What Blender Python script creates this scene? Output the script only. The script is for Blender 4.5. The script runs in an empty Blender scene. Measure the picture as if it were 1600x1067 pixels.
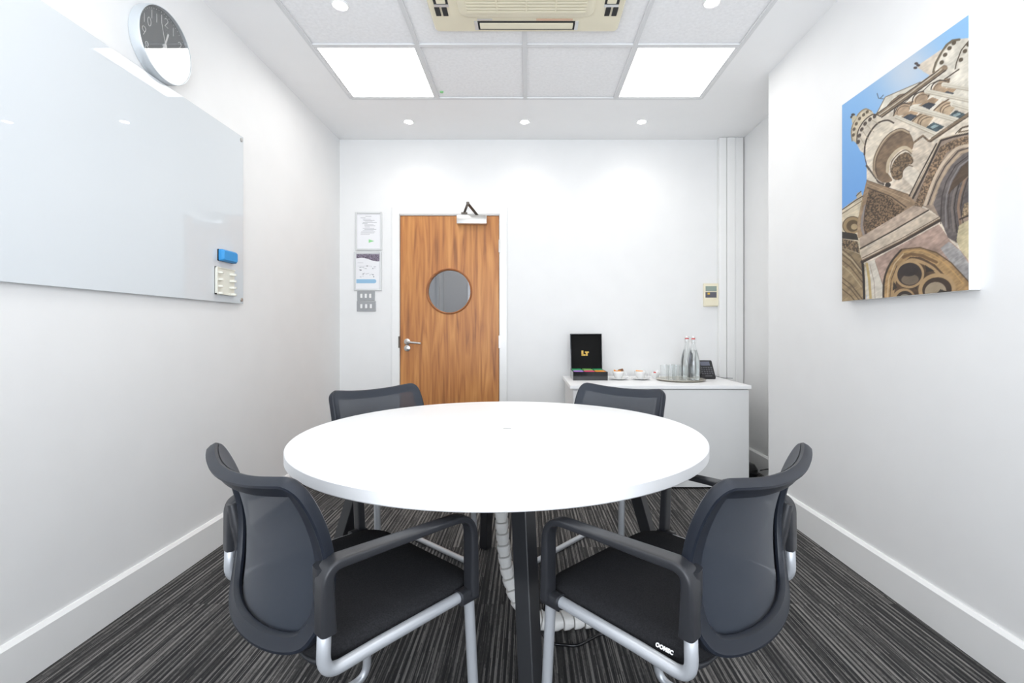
import bpy, bmesh, math, random
import numpy as np
from mathutils import Vector, Matrix
R = math.radians
C = bpy.context.scene.collection
SC = bpy.context.scene
random.seed(7)

# ------------------------------------------------------------------ camera
CAM_H = 1.08
F = 756.0
cam_d = bpy.data.cameras.new('camera'); cam = bpy.data.objects.new('camera', cam_d); C.objects.link(cam)
cam.location = (0, 0, CAM_H); cam.rotation_euler = (R(90), 0, 0)
cam_d.sensor_width = 36; cam_d.lens = F / 1600 * 36
cam_d.shift_x = -24 / 1600; cam_d.shift_y = -17.5 / 1600
cam_d.clip_start = 0.02
SC.camera = cam
# ------------------------------------------------------------------ world, light, exposure
w = bpy.data.worlds.new('sky'); SC.world = w; w.use_nodes = True
bg = w.node_tree.nodes['Background']; bg.inputs[0].default_value = (.62, .78, 1, 1); bg.inputs[1].default_value = 1.2
SC.view_settings.view_transform = 'Standard'; SC.view_settings.look = 'None'
SC.cycles.transparent_max_bounces = 32
SC.view_settings.gamma = 1; SC.view_settings.use_curve_mapping = False
SC.view_settings.exposure = 0.31
PANEL_L = 5.0
SPOT_W = 4.0
WINDOW_W = 94.0
def area(name, loc, rot, sx, sy, power, col):
    l = bpy.data.lights.new(name, 'AREA'); l.shape = 'RECTANGLE'; l.size = sx; l.size_y = sy; l.energy = power; l.color = col
    o = bpy.data.objects.new(name, l); C.objects.link(o); o.location = loc; o.rotation_euler = rot
    return o
area('daylight_window', (0, -1.45, 1.40), (R(132), 0, 0), 2.7, 2.0, WINDOW_W, (.92, .955, 1))
area('corridor_fill', (-.6, 4.9, 2.5), (0, 0, 0), .5, .3, 7, (1, 1, 1))  # unseen fill light added to brighten the corridor behind the door glass

# ------------------------------------------------------------------ materials
def new_mat(name):
    m = bpy.data.materials.new(name); m.use_nodes = True
    return m, m.node_tree, m.node_tree.nodes['Principled BSDF']
def srgb(r, g, b):
    f = lambda c: (c/255/12.92 if c/255 <= .04045 else ((c/255+.055)/1.055)**2.4)
    return (f(r), f(g), f(b), 1)
def mat(name, col, rough=.5, metal=0, bump=0, bscale=200, spec=None, coat=0, var=0, vscale=6):
    m, nt, p = new_mat(name)
    p.inputs['Base Color'].default_value = col
    p.inputs['Roughness'].default_value = rough; p.inputs['Metallic'].default_value = metal
    if spec is not None: p.inputs['Specular IOR Level'].default_value = spec
    if coat: p.inputs['Coat Weight'].default_value = coat; p.inputs['Coat Roughness'].default_value = .03
    tc = nt.nodes.new('ShaderNodeTexCoord')
    if bump:
        n = nt.nodes.new('ShaderNodeTexNoise'); n.inputs['Scale'].default_value = bscale; n.inputs['Detail'].default_value = 3
        nt.links.new(tc.outputs['Object'], n.inputs['Vector'])
        b = nt.nodes.new('ShaderNodeBump'); b.inputs['Strength'].default_value = bump; b.inputs['Distance'].default_value = .002
        nt.links.new(n.outputs['Fac'], b.inputs['Height']); nt.links.new(b.outputs['Normal'], p.inputs['Normal'])
    n = nt.nodes.new('ShaderNodeTexNoise'); n.inputs['Scale'].default_value = vscale
    nt.links.new(tc.outputs['Object'], n.inputs['Vector'])
    r = nt.nodes.new('ShaderNodeValToRGB'); v = max(var, .01)
    r.color_ramp.elements[0].color = tuple(c*(1-v) for c in col[:3]) + (1,)
    r.color_ramp.elements[1].color = tuple(min(1, c*(1+v)) for c in col[:3]) + (1,)
    r.color_ramp.elements[0].position = .3; r.color_ramp.elements[1].position = .7
    nt.links.new(n.outputs['Fac'], r.inputs['Fac']); nt.links.new(r.outputs['Color'], p.inputs['Base Color'])
    return m
M = {}
M['wall'] = mat('wall_paint', (.845, .845, .84, 1), .55, bump=.05, bscale=300)
M['ceil'] = mat('ceiling_paint', (.95, .95, .95, 1), .7, bump=.04)
M['tile'] = mat('ceiling_tile', (.93, .93, .935, 1), .8, bump=.2, bscale=90, var=.04, vscale=60)
M['tbar'] = mat('tbar_enamel', (.78, .785, .79, 1), .5)
M['trim'] = mat('trim_gloss_white', (.89, .89, .88, 1), .25)
M['white_lam'] = mat('white_laminate', (.95, .95, .95, 1), .38)
M['cab'] = mat('cabinet_white', (.79, .79, .78, 1), .4)
M['black_steel'] = mat('black_powder_coat', (.022, .023, .026, 1), .32, bump=.05, bscale=600)
M['plastic'] = mat('charcoal_plastic', (.024, .025, .029, 1), .36, bump=.08, bscale=900)
M['rim'] = mat('backrest_frame_plastic', (.010, .0135, .022, 1), .42, bump=.12, bscale=900)
M['seat'] = mat('black_seat_fabric', (.021, .021, .023, 1), .95, spec=.15, bump=.5, bscale=900, var=.25, vscale=300)
M['silver'] = mat('silver_tube', (.56, .58, .61, 1), .36, metal=.45, bump=.03, bscale=700)
M['chrome'] = mat('brushed_steel', (.62, .61, .59, 1), .3, metal=1)
M['dark_metal'] = mat('dark_bronze_arm', (.16, .14, .12, 1), .4, metal=.8)
M['cream'] = mat('cream_plastic', (.84, .78, .60, 1), .45, var=.03)
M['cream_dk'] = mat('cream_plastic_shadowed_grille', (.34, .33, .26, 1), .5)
M['dark'] = mat('dark_recess', (.03, .03, .03, 1), .8)
M['clockcase'] = mat('clock_case_grey', (.62, .66, .69, 1), .35, metal=.3)
M['clockface'] = mat('clock_face_grey', (.13, .138, .142, 1), .6)
M['white'] = mat('white_plastic', (.86, .86, .85, 1), .4)
M['paper'] = mat('paper_white', (.84, .84, .86, 1), .7)
M['alu'] = mat('snap_frame_silver', (.70, .71, .71, 1), .35, metal=.35)
M['ink'] = mat('printed_ink_grey', (.36, .36, .38, 1), .7)
M['switchp'] = mat('switch_plate_satin', (.36, .37, .38, 1), .4, metal=.3)
M['blue'] = mat('eraser_blue', srgb(55, 150, 215), .5)
M['paleblue'] = mat('print_pale_blue', srgb(150, 190, 218), .7)
M['green'] = mat('print_green', srgb(150, 215, 150), .7)
M['photo'] = mat('print_photo_band', srgb(120, 110, 125), .7, var=.7, vscale=120)
M['ivory'] = mat('ivory_plastic', (.80, .79, .70, 1), .45)
M['gloss_black'] = mat('glossy_black', (.012, .012, .014, 1), .12, coat=.3)
M['satin_black'] = mat('satin_black_lining', (.006, .006, .006, 1), .6, spec=.12)
M['gold'] = mat('gold_print', srgb(222, 180, 70), .4)
M['china'] = mat('white_china', (.86, .86, .85, 1), .12, coat=.3)
M['tray'] = mat('silver_tray', (.66, .62, .54, 1), .3, metal=.6)
M['lcd'] = mat('grey_green_lcd', srgb(150, 165, 155), .2)
M['slate'] = mat('slate_panel', srgb(95, 95, 105), .4)
M['phone'] = mat('phone_black', (.02, .02, .022, 1), .4)
M['screen'] = mat('phone_display', srgb(105, 108, 122), .15)
M['key'] = mat('phone_keys', srgb(95, 95, 100), .4)
M['corr'] = mat('corridor_grey', (.42, .43, .44, 1), .6)
M['spine'] = mat('cable_spine_white', (.93, .925, .90, 1), .35)
M['red'] = mat('red_rubber', srgb(205, 60, 55), .5)
M['oakedge'] = mat('vision_bead_wood', srgb(150, 90, 45), .35, var=.15, vscale=30)
def colm(name, r, g, b, rough=.45): M[name] = mat(name, srgb(r, g, b), rough, var=.08, vscale=80)
colm('sachet_purple', 176, 130, 215); colm('sachet_pink', 235, 80, 120); colm('sachet_orange', 245, 150, 30)
colm('sachet_green', 40, 150, 95); colm('sachet_lime', 110, 175, 90); colm('sachet_amber', 235, 160, 70); colm('sachet_brown', 120, 80, 50)

def emis(name, col, s):
    m = bpy.data.materials.new(name); m.use_nodes = True; nt = m.node_tree; nt.nodes.clear()
    e = nt.nodes.new('ShaderNodeEmission'); e.inputs[0].default_value = col; e.inputs[1].default_value = s
    o = nt.nodes.new('ShaderNodeOutputMaterial'); nt.links.new(e.outputs[0], o.inputs[0]); return m
M['panel'] = emis('lit_panel', (1, .985, .96, 1), PANEL_L)
M['bulb'] = emis('lit_downlight', (1, .97, .93, 1), 22)

def thin_glass(name, tint=(1, 1, 1, 1), boost=1.0, rough=0.0, ior=1.5):
    m = bpy.data.materials.new(name); m.use_nodes = True; nt = m.node_tree; nt.nodes.clear()
    t = nt.nodes.new('ShaderNodeBsdfTransparent'); t.inputs[0].default_value = tint
    g = nt.nodes.new('ShaderNodeBsdfGlossy'); g.inputs['Roughness'].default_value = rough
    f = nt.nodes.new('ShaderNodeFresnel'); f.inputs[0].default_value = ior
    mu = nt.nodes.new('ShaderNodeMath'); mu.operation = 'MULTIPLY'; mu.inputs[1].default_value = boost; mu.use_clamp = True
    x = nt.nodes.new('ShaderNodeMixShader'); o = nt.nodes.new('ShaderNodeOutputMaterial')
    ge = nt.nodes.new('ShaderNodeNewGeometry'); io = nt.nodes.new('ShaderNodeMath'); io.operation = 'MULTIPLY_ADD'
    io.inputs[1].default_value = 1/ior-ior; io.inputs[2].default_value = ior; nt.links.new(ge.outputs['Backfacing'], io.inputs[0]); nt.links.new(io.outputs[0], f.inputs[0])
    nt.links.new(f.outputs[0], mu.inputs[0]); nt.links.new(mu.outputs[0], x.inputs[0])
    nt.links.new(t.outputs[0], x.inputs[1]); nt.links.new(g.outputs[0], x.inputs[2]); nt.links.new(x.outputs[0], o.inputs[0])
    return m
M['glass'] = thin_glass('window_glass')
M['clockglass'] = thin_glass('clock_glass', (.97, .97, .97, 1), 1.0, ior=1.8)
M['tumbler'] = thin_glass('tumbler_glass', (.985, .99, .99, 1), 1.0, ior=1.3)
M['bottleglass'] = thin_glass('bottle_glass', (.985, .99, .99, 1), 1.0)
def water():
    m, nt, p = new_mat('water')
    p.inputs['Base Color'].default_value = (.95, .97, .97, 1); p.inputs['Transmission Weight'].default_value = 1
    p.inputs['Roughness'].default_value = 0; p.inputs['IOR'].default_value = 1.33
    return m
M['water'] = water()

def mesh_fabric():
    m, nt, p = new_mat('backrest_mesh_fabric')
    p.inputs['Base Color'].default_value = (.021, .028, .042, 1); p.inputs['Roughness'].default_value = .6
    p.inputs['Sheen Weight'].default_value = .12
    tc = nt.nodes.new('ShaderNodeTexCoord')
    n = nt.nodes.new('ShaderNodeTexNoise'); n.inputs['Scale'].default_value = 700
    nt.links.new(tc.outputs['Object'], n.inputs['Vector'])
    b = nt.nodes.new('ShaderNodeBump'); b.inputs['Strength'].default_value = .3; b.inputs['Distance'].default_value = .001
    nt.links.new(n.outputs['Fac'], b.inputs['Height']); nt.links.new(b.outputs['Normal'], p.inputs['Normal'])
    t = nt.nodes.new('ShaderNodeBsdfTransparent'); x = nt.nodes.new('ShaderNodeMixShader'); x.inputs[0].default_value = .90
    nt.links.new(t.outputs[0], x.inputs[1]); nt.links.new(p.outputs[0], x.inputs[2])
    nt.links.new(x.outputs[0], nt.nodes['Material Output'].inputs[0])
    return m
M['mesh'] = mesh_fabric()

def whiteboard_mat():
    m, nt, p = new_mat('whiteboard_glass')
    p.inputs['Base Color'].default_value = (.69, .725, .75, 1); p.inputs['Roughness'].default_value = .45
    p.inputs['Coat Weight'].default_value = 1; p.inputs['Coat Roughness'].default_value = .0; p.inputs['Coat IOR'].default_value = 1.5
    p.inputs['Specular IOR Level'].default_value = .0
    return m
M['board'] = whiteboard_mat()

def wood():
    m, nt, p = new_mat('teak_veneer'); N, L = nt.nodes, nt.links
    tc = N.new('ShaderNodeTexCoord')
    mp = N.new('ShaderNodeMapping'); mp.inputs['Scale'].default_value = (14, 1, .9); L.new(tc.outputs['Object'], mp.inputs[0])
    n1 = N.new('ShaderNodeTexNoise'); n1.inputs['Scale'].default_value = 1.6; n1.inputs['Detail'].default_value = 5; n1.inputs['Distortion'].default_value = .8
    L.new(mp.outputs[0], n1.inputs['Vector'])
    mp2 = N.new('ShaderNodeMapping'); mp2.inputs['Scale'].default_value = (140, 1, 2.2); L.new(tc.outputs['Object'], mp2.inputs[0])
    n2 = N.new('ShaderNodeTexNoise'); n2.inputs['Scale'].default_value = 1; n2.inputs['Detail'].default_value = 3; L.new(mp2.outputs[0], n2.inputs['Vector'])
    mp3 = N.new('ShaderNodeMapping'); mp3.inputs['Scale'].default_value = (6, 1, .55); mp3.inputs['Location'].default_value = (3, 0, 1); L.new(tc.outputs['Object'], mp3.inputs[0])
    n3 = N.new('ShaderNodeTexNoise'); n3.inputs['Scale'].default_value = 2.2; n3.inputs['Detail'].default_value = 1; L.new(mp3.outputs[0], n3.inputs['Vector'])
    s = N.new('ShaderNodeMath'); s.operation = 'MULTIPLY'; s.inputs[1].default_value = 9; L.new(n3.outputs['Fac'], s.inputs[0])
    fr = N.new('ShaderNodeMath'); fr.operation = 'PINGPONG'; fr.inputs[1].default_value = 1; L.new(s.outputs[0], fr.inputs[0])
    a = N.new('ShaderNodeMath'); a.operation = 'MULTIPLY_ADD'; a.inputs[1].default_value = .16; L.new(fr.outputs[0], a.inputs[0])
    a0 = N.new('ShaderNodeMath'); a0.operation = 'MULTIPLY'; a0.inputs[1].default_value = .72; L.new(n1.outputs['Fac'], a0.inputs[0]); L.new(a0.outputs[0], a.inputs[2])
    b = N.new('ShaderNodeMath'); b.operation = 'MULTIPLY_ADD'; b.inputs[1].default_value = .22; L.new(n2.outputs['Fac'], b.inputs[0]); L.new(a.outputs[0], b.inputs[2])
    r = N.new('ShaderNodeValToRGB'); e = r.color_ramp.elements
    e[0].position = .34; e[0].color = srgb(140, 86, 46); e[1].position = .74; e[1].color = srgb(210, 148, 84)
    k = e.new(.48); k.color = srgb(178, 114, 60); k = e.new(.60); k.color = srgb(195, 131, 70)
    L.new(b.outputs[0], r.inputs[0]); L.new(r.outputs[0], p.inputs['Base Color'])
    p.inputs['Roughness'].default_value = .42
    return m
M['wood'] = wood()

def carpet():
    m, nt, p = new_mat('striped_carpet_tile'); N, L = nt.nodes, nt.links
    tc = N.new('ShaderNodeTexCoord'); sp = N.new('ShaderNodeSeparateXYZ'); L.new(tc.outputs['Object'], sp.inputs[0])
    def math_(op, a, b=None, c=None):
        n = N.new('ShaderNodeMath'); n.operation = op
        for i, v in enumerate((a, b, c)):
            if v is None: continue
            if hasattr(v, 'links') or hasattr(v, 'is_linked'): L.new(v, n.inputs[i])
            else: n.inputs[i].default_value = v
        return n.outputs[0]
    X, Y = sp.outputs[0], sp.outputs[1]
    ty = math_('FLOOR', math_('DIVIDE', math_('SUBTRACT', Y, .41), .5))
    tx = math_('FLOOR', math_('DIVIDE', X, .5))
    # fine yarn rows and wider bands, each tile shifted
    def rnd(xq, yq, seed):
        cb = N.new('ShaderNodeCombineXYZ'); L.new(xq, cb.inputs[0]); L.new(yq, cb.inputs[1]); cb.inputs[2].default_value = seed
        wn = N.new('ShaderNodeTexWhiteNoise'); wn.noise_dimensions = '3D'; L.new(cb.outputs[0], wn.inputs['Vector']); return wn.outputs['Value']
    fine = math_('FLOOR', math_('DIVIDE', X, .0036))
    band = math_('FLOOR', math_('DIVIDE', X, .0095))
    dash = math_('FLOOR', math_('ADD', math_('DIVIDE', Y, .11), math_('MULTIPLY', rnd(fine, ty, 3.1), 5.0)))
    f1 = rnd(fine, ty, 1.3)
    f2 = rnd(fine, dash, 2.7)
    parity = math_('MODULO', math_('ABSOLUTE', band), 2.0)
    b1 = math_('MULTIPLY_ADD', parity, .5, math_('MULTIPLY', rnd(band, ty, 5.9), .5))
    n = N.new('ShaderNodeTexNoise'); n.inputs['Scale'].default_value = 1; n.inputs['Detail'].default_value = 2
    mp = N.new('ShaderNodeMapping'); mp.inputs['Scale'].default_value = (260, 70, 1); L.new(tc.outputs['Object'], mp.inputs[0]); L.new(mp.outputs[0], n.inputs['Vector'])
    v = math_('MULTIPLY', f1, .24); v = math_('MULTIPLY_ADD', f2, .22, v); v = math_('MULTIPLY_ADD', b1, .40, v); v = math_('MULTIPLY_ADD', n.outputs['Fac'], .22, v)
    r = N.new('ShaderNodeValToRGB'); e = r.color_ramp.elements
    e[0].position = .38; e[0].color = (.013, .013, .014, 1); e[1].position = .80; e[1].color = (.22, .208, .198, 1)
    k = e.new(.56); k.color = (.048, .046, .045, 1)
    L.new(v, r.inputs[0]); L.new(r.outputs[0], p.inputs['Base Color'])
    bp = N.new('ShaderNodeBump'); bp.inputs['Strength'].default_value = .5; bp.inputs['Distance'].default_value = .003
    L.new(v, bp.inputs['Height']); L.new(bp.outputs['Normal'], p.inputs['Normal'])
    p.inputs['Roughness'].default_value = .95
    return m
M['carpet'] = carpet()

# ------------------------------------------------------------------ helpers
def link(name, me, m=None, parent=None, smooth=False):
    if m is not None:
        for x in (m if isinstance(m, (list, tuple)) else [m]): me.materials.append(M[x] if isinstance(x, str) else x)
    o = bpy.data.objects.new(name, me); C.objects.link(o)
    if parent: o.parent = parent
    if smooth:
        me.polygons.foreach_set('use_smooth', [True]*len(me.polygons))
        if smooth != 'all':
            try: me.set_sharp_from_angle(angle=R(smooth if smooth is not True else 40))
            except Exception: pass
    return o
def obj(name, bm, m=None, parent=None, smooth=False):
    bmesh.ops.recalc_face_normals(bm, faces=bm.faces)
    me = bpy.data.meshes.new(name); bm.to_mesh(me); bm.free()
    return link(name, me, m, parent, smooth)
def empty(name, loc=(0, 0, 0), rz=0):
    o = bpy.data.objects.new(name, None); C.objects.link(o); o.location = loc; o.rotation_euler = (0, 0, rz)
    o.empty_display_size = .05; return o
def tag(o, label, cat, group=None):
    o['label'] = label; o['category'] = cat
    if group: o['group'] = group
    return o
def struct(o): o['kind'] = 'structure'; return o
def B(): return bmesh.new()
def box(bm, x0, x1, y0, y1, z0, z1, bev=0, seg=2, mi=0):
    vs = [bm.verts.new((x, y, z)) for z in (z0, z1) for y in (y0, y1) for x in (x0, x1)]
    fs = [bm.faces.new([vs[i] for i in q]) for q in ((0, 2, 3, 1), (4, 5, 7, 6), (0, 1, 5, 4), (2, 6, 7, 3), (0, 4, 6, 2), (1, 3, 7, 5))]
    for f in fs: f.material_index = mi
    if bev:
        es = {e for f in fs for e in f.edges}
        bmesh.ops.bevel(bm, geom=list(es), offset=bev, segments=seg, affect='EDGES', profile=.5, clamp_overlap=True)
    return bm
def bx(*a, **k): return box(B(), *a, **k)
def quad(bm, pts, mi=0):
    f = bm.faces.new([bm.verts.new(p) for p in pts]); f.material_index = mi; return f
def loft(bm, rings, closed=True, cap0=True, cap1=True):
    vr = [[bm.verts.new(p) for p in r] for r in rings]
    n = len(vr[0])
    for a, b in zip(vr, vr[1:]):
        for i in range(n if closed else n-1):
            j = (i+1) % n
            bm.faces.new((a[i], a[j], b[j], b[i]))
    if cap0: bm.faces.new(vr[0][::-1])
    if cap1: bm.faces.new(vr[-1])
    return bm
def lathe(bm, prof, segs=32, c=(0, 0, 0)):
    rings = []
    for r, z in prof:
        rings.append([(c[0]+max(r, 1e-4)*math.cos(2*math.pi*i/segs), c[1]+max(r, 1e-4)*math.sin(2*math.pi*i/segs), c[2]+z) for i in range(segs)])
    return loft(bm, rings)
def fillet(pts, rad, seg=6):
    pts = [Vector(p) for p in pts]; out = [pts[0]]
    for i in range(1, len(pts)-1):
        a, b, c = pts[i-1], pts[i], pts[i+1]
        r = rad[i-1] if isinstance(rad, (list, tuple)) else rad
        u = (a-b); v = (c-b); lu, lv = u.length, v.length; u.normalize(); v.normalize()
        ang = u.angle(v)
        if ang > 3.1 or r <= 0: out.append(b); continue
        d = min(r/math.tan(ang/2), lu*.49, lv*.49)
        p0 = b+u*d; p1 = b+v*d
        for k in range(seg+1):
            t = k/seg; out.append((1-t)**2*p0 + 2*t*(1-t)*b + t*t*p1)
    out.append(pts[-1]); return out
def tube(bm, pts, r, segs=12):
    pts = [Vector(p) for p in pts]; n = len(pts); rings = []; up = None
    for i, p in enumerate(pts):
        t = (pts[min(i+1, n-1)]-pts[max(i-1, 0)]).normalized()
        if up is None:
            up = t.orthogonal().normalized()
        else:
            up = (up - t*up.dot(t)).normalized()
        s = t.cross(up); rr = r[i] if isinstance(r, (list, tuple)) else r
        rings.append([p + (up*math.cos(2*math.pi*k/segs) + s*math.sin(2*math.pi*k/segs))*rr for k in range(segs)])
    return loft(bm, rings)
def sweep(bm, pts, side, W, T, n=16, ex=3.2):
    """sweep a rounded-rectangle section; side = lateral axis; W, T full sizes per point"""
    pts = [Vector(p) for p in pts]; N = len(pts); side = Vector(side).normalized(); rings = []
    for i, p in enumerate(pts):
        t = (pts[min(i+1, N-1)]-pts[max(i-1, 0)]).normalized()
        s = (side - t*side.dot(t)).normalized(); nn = t.cross(s)
        wv = W[i] if isinstance(W, (list, tuple)) else W; tv = T[i] if isinstance(T, (list, tuple)) else T
        ring = []
        for k in range(n):
            a = 2*math.pi*(k+.5)/n; ca, sa = math.cos(a), math.sin(a)
            ring.append(p + s*(wv/2*math.copysign(abs(ca)**(2/ex), ca)) + nn*(tv/2*math.copysign(abs(sa)**(2/ex), sa)))
        rings.append(ring)
    return loft(bm, rings)
def rrect(w, d, r, n=6, cx=0, cy=0):
    out = []
    for sx, sy, a0 in ((1, 1, 0), (-1, 1, 90), (-1, -1, 180), (1, -1, 270)):
        for k in range(n+1):
            a = R(a0+90*k/n); out.append((cx+sx*(w/2-r)+r*math.cos(a), cy+sy*(d/2-r)+r*math.sin(a)))
    return out
def copy_tree(o, parent=None):
    c = o.copy(); C.objects.link(c); c.parent = parent
    for ch in list(o.children): copy_tree(ch, c)
    return c

# ------------------------------------------------------------------ room shell
XL, XR, XA, YB, YJ, YF, ZC = -1.555, 1.485, 1.775, 4.008, 2.98, -1.20, 2.66
DX0, DX1, DZ = -1.052, -.236, 2.026          # door leaf
struct(obj('floor', bx(XL-.2, XA+.2, YF-.2, 5.4, -.1, 0), 'carpet'))
# ceiling with a tile field
bm = B(); GX = [-1.20, -.61, -.015, .597, 1.185]; GY = [3.30, 2.685, 2.075, 1.465, .855, .245, -.365, -.975]
box(bm, XL-.2, XA+.2, YF-.2, GY[-1], ZC, ZC+.1); box(bm, XL-.2, XA+.2, GY[0], YB, ZC, ZC+.1)
box(bm, XL-.2, GX[0], GY[-1], GY[0], ZC, ZC+.1); box(bm, GX[-1], XA+.2, GY[-1], GY[0], ZC, ZC+.1)
box(bm, GX[0], GX[-1], GY[-1], GY[0], ZC+.008, ZC+.1, mi=1)
struct(obj('ceiling', bm, ['ceil', 'tile']))
bm = B()
for i, x in enumerate(GX):
    h = .012; box(bm, x-h, x+h, GY[-1], GY[0], ZC-.003, ZC+.006)
    box(bm, x-.003, x+.003, GY[-1], GY[0], ZC-.005, ZC-.002)
for y in GY: box(bm, GX[0], GX[-1], y-.012, y+.012, ZC-.0028, ZC+.006)
struct(obj('trim_1', bm, 'tbar'))
# walls
struct(obj('wall_left', bx(XL-.2, XL, YF-.2, YB, 0, ZC), 'wall'))
bm = B()
o0, o1 = DX0-.03, DX1+.03
box(bm, XL-.2, o0, YB, YB+.14, 0, ZC); box(bm, o1, XA+.2, YB, YB+.14, 0, ZC); box(bm, o0, o1, YB, YB+.14, DZ+.03, ZC)
struct(obj('wall_back', bm, 'wall'))
bm = B(); loft(bm, [[(x, y, z) for x, y in ((XR, YF-.2), (XA+.2, YF-.2), (XA+.2, YB), (XA, YB), (XA, YJ), (XR, YJ))] for z in (0, ZC)])
struct(obj('wall_right', bm, 'wall'))
WX0, WX1, WZ0, WZ1 = -1.2, 1.2, .55, 2.35
bm = B()
box(bm, XL, WX0, YF-.2, YF, 0, ZC); box(bm, WX1, XR, YF-.2, YF, 0, ZC); box(bm, WX0, WX1, YF-.2, YF, 0, WZ0); box(bm, WX0, WX1, YF-.2, YF, WZ1, ZC)
struct(obj('wall_front', bm, 'wall'))
wn = struct(empty('window_1', (0, YF-.1, WZ0)))
bm = B()
for x in (WX0, -.025, WX1-.05): box(bm, x, x+.05, -.03, .03, 0, WZ1-WZ0)
for z in (0, WZ1-WZ0-.05): box(bm, WX0, WX1, -.03, .03, z, z+.05)
obj('window_frame', bm, 'trim', wn)
obj('window_pane', bx(WX0+.02, WX1-.02, -.004, .004, .02, WZ1-WZ0-.02), 'glass', wn)
# corridor beyond the door
bm = B(); box(bm, -2.1, 1.2, 5.25, 5.35, 0, 2.6); box(bm, -2.2, -2.1, YB+.14, 5.35, 0, 2.6); box(bm, 1.2, 1.3, YB+.14, 5.35, 0, 2.6); box(bm, -2.2, 1.3, YB+.14, 5.35, 2.6, 2.7)
struct(obj('wall_corridor', bm, 'corr'))
bm = B(); box(bm, -.98, -.955, 5.225, 5.25, 0, 2.6); box(bm, -.915, -.905, 5.235, 5.25, 0, 2.6)
struct(obj('trim_2', bm, 'switchp'))
struct(obj('trim_4', bx(-.64, -.54, 5.22, 5.25, 0, 2.6), 'slate'))
# skirting boards
def skirt(name, p0, p1, nrm, h=.148, t=.018):
    p0, p1, n = Vector((*p0, 0)), Vector((*p1, 0)), Vector((*nrm, 0))
    prof = [(0, 0), (t, 0), (t, h-.012), (t*.45, h), (0, h)]
    bm = B(); loft(bm, [[p + n*a + Vector((0, 0, z)) for a, z in prof] for p in (p0, p1)])
    return struct(obj(name, bm, 'trim'))
skirt('baseboard_left', (XL, YF), (XL, YB), (1, 0))
skirt('baseboard_right', (XR, YF), (XR, YJ+.018), (-1, 0))
skirt('baseboard_alcove', (XA, YJ), (XA, YB), (-1, 0))
skirt('baseboard_back', (XL, YB), (DX0-.07, YB), (0, -1))
skirt('baseboard_back', (DX1+.07, YB), (XA, YB), (0, -1))
# pipe casing in the corner
bm = B()
box(bm, 1.572, 1.632, YB-.05, YB, .0, ZC-.001, bev=.004, seg=1); box(bm, 1.634, 1.70, YB-.056, YB, .0, ZC-.001, bev=.004, seg=1); box(bm, 1.702, 1.768, YB-.053, YB, .0, ZC-.001, bev=.004, seg=1)
box(bm, 1.71, 1.718, YB-.057, YB-.05, 0, ZC-.001); 
struct(obj('trim_3', bm, 'trim'))

# ------------------------------------------------------------------ door
door = struct(empty('door_1', (0, YB, 0)))
FY = -.010
bm = B()
aw = .062
box(bm, DX0-.006-aw, DX0-.006, -.016, 0, 0, DZ+.01+aw, bev=.003, seg=1); box(bm, DX1+.006, DX1+.006+aw, -.016, 0, 0, DZ+.01+aw, bev=.003, seg=1)
box(bm, DX0-.006, DX1+.006, -.016, 0, DZ+.012, DZ+.01+aw, bev=.003, seg=1)
box(bm, DX0-.028, DX0-.004, -.006, .135, 0, DZ+.025); box(bm, DX1+.004, DX1+.028, -.006, .135, 0, DZ+.025); box(bm, DX0-.028, DX1+.028, -.006, .135, DZ+.005, DZ+.028)
obj('door_frame', bm, 'trim', door)
# leaf with round hole
wc = (-.648, 1.403); wr = .176
bm = B()
def holed(bm, y, r):
    n = 48; hole = [(wc[0]+r*math.cos(2*math.pi*i/n), y, wc[1]+r*math.sin(2*math.pi*i/n)) for i in range(n)]
    outer = []
    for i in range(n):
        a = 2*math.pi*i/n; c, s = math.cos(a), math.sin(a)
        tx = ((DX1-wc[0]) if c > 0 else (DX0-wc[0]))/c if abs(c) > 1e-6 else 1e9
        tz = ((DZ-wc[1]) if s > 0 else (.008-wc[1]))/s if abs(s) > 1e-6 else 1e9
        t = min(tx, tz); outer.append((wc[0]+t*c, y, wc[1]+t*s))
    return hole, outer
h0, o0_ = holed(bm, 0.0, wr); h1, o1_ = holed(bm, .044, wr)
# snap nearest ring vertices to the corners
for ring in (o0_, o1_):
    for cx in (DX0, DX1):
        for cz in (.008, DZ):
            k = min(range(len(ring)), key=lambda i: (ring[i][0]-cx)**2+(ring[i][2]-cz)**2)
            ring[k] = (cx, ring[k][1], cz)
loft(bm, [h0, o0_, o1_, h1, h0], cap0=False, cap1=False); bmesh.ops.remove_doubles(bm, verts=bm.verts, dist=1e-5)
leaf = obj('door_leaf', bm, 'wood', door)
bm = B(); n = 64
ring = lambda r, y: [(wc[0]+r*math.cos(2*math.pi*i/n), y, wc[1]+r*math.sin(2*math.pi*i/n)) for i in range(n)]
loft(bm, [ring(wr-.001, .03), ring(.1785, -.008), ring(.184, -.010), ring(.190, -.006), ring(.191, .0)], cap0=False, cap1=False)
obj('vision_panel_bead', bm, 'oakedge', leaf, smooth=True)
bm = B(); loft(bm, [ring(wr, .018), ring(wr, .024)])
obj('vision_panel_glass', bm, 'glass', leaf)
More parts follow.
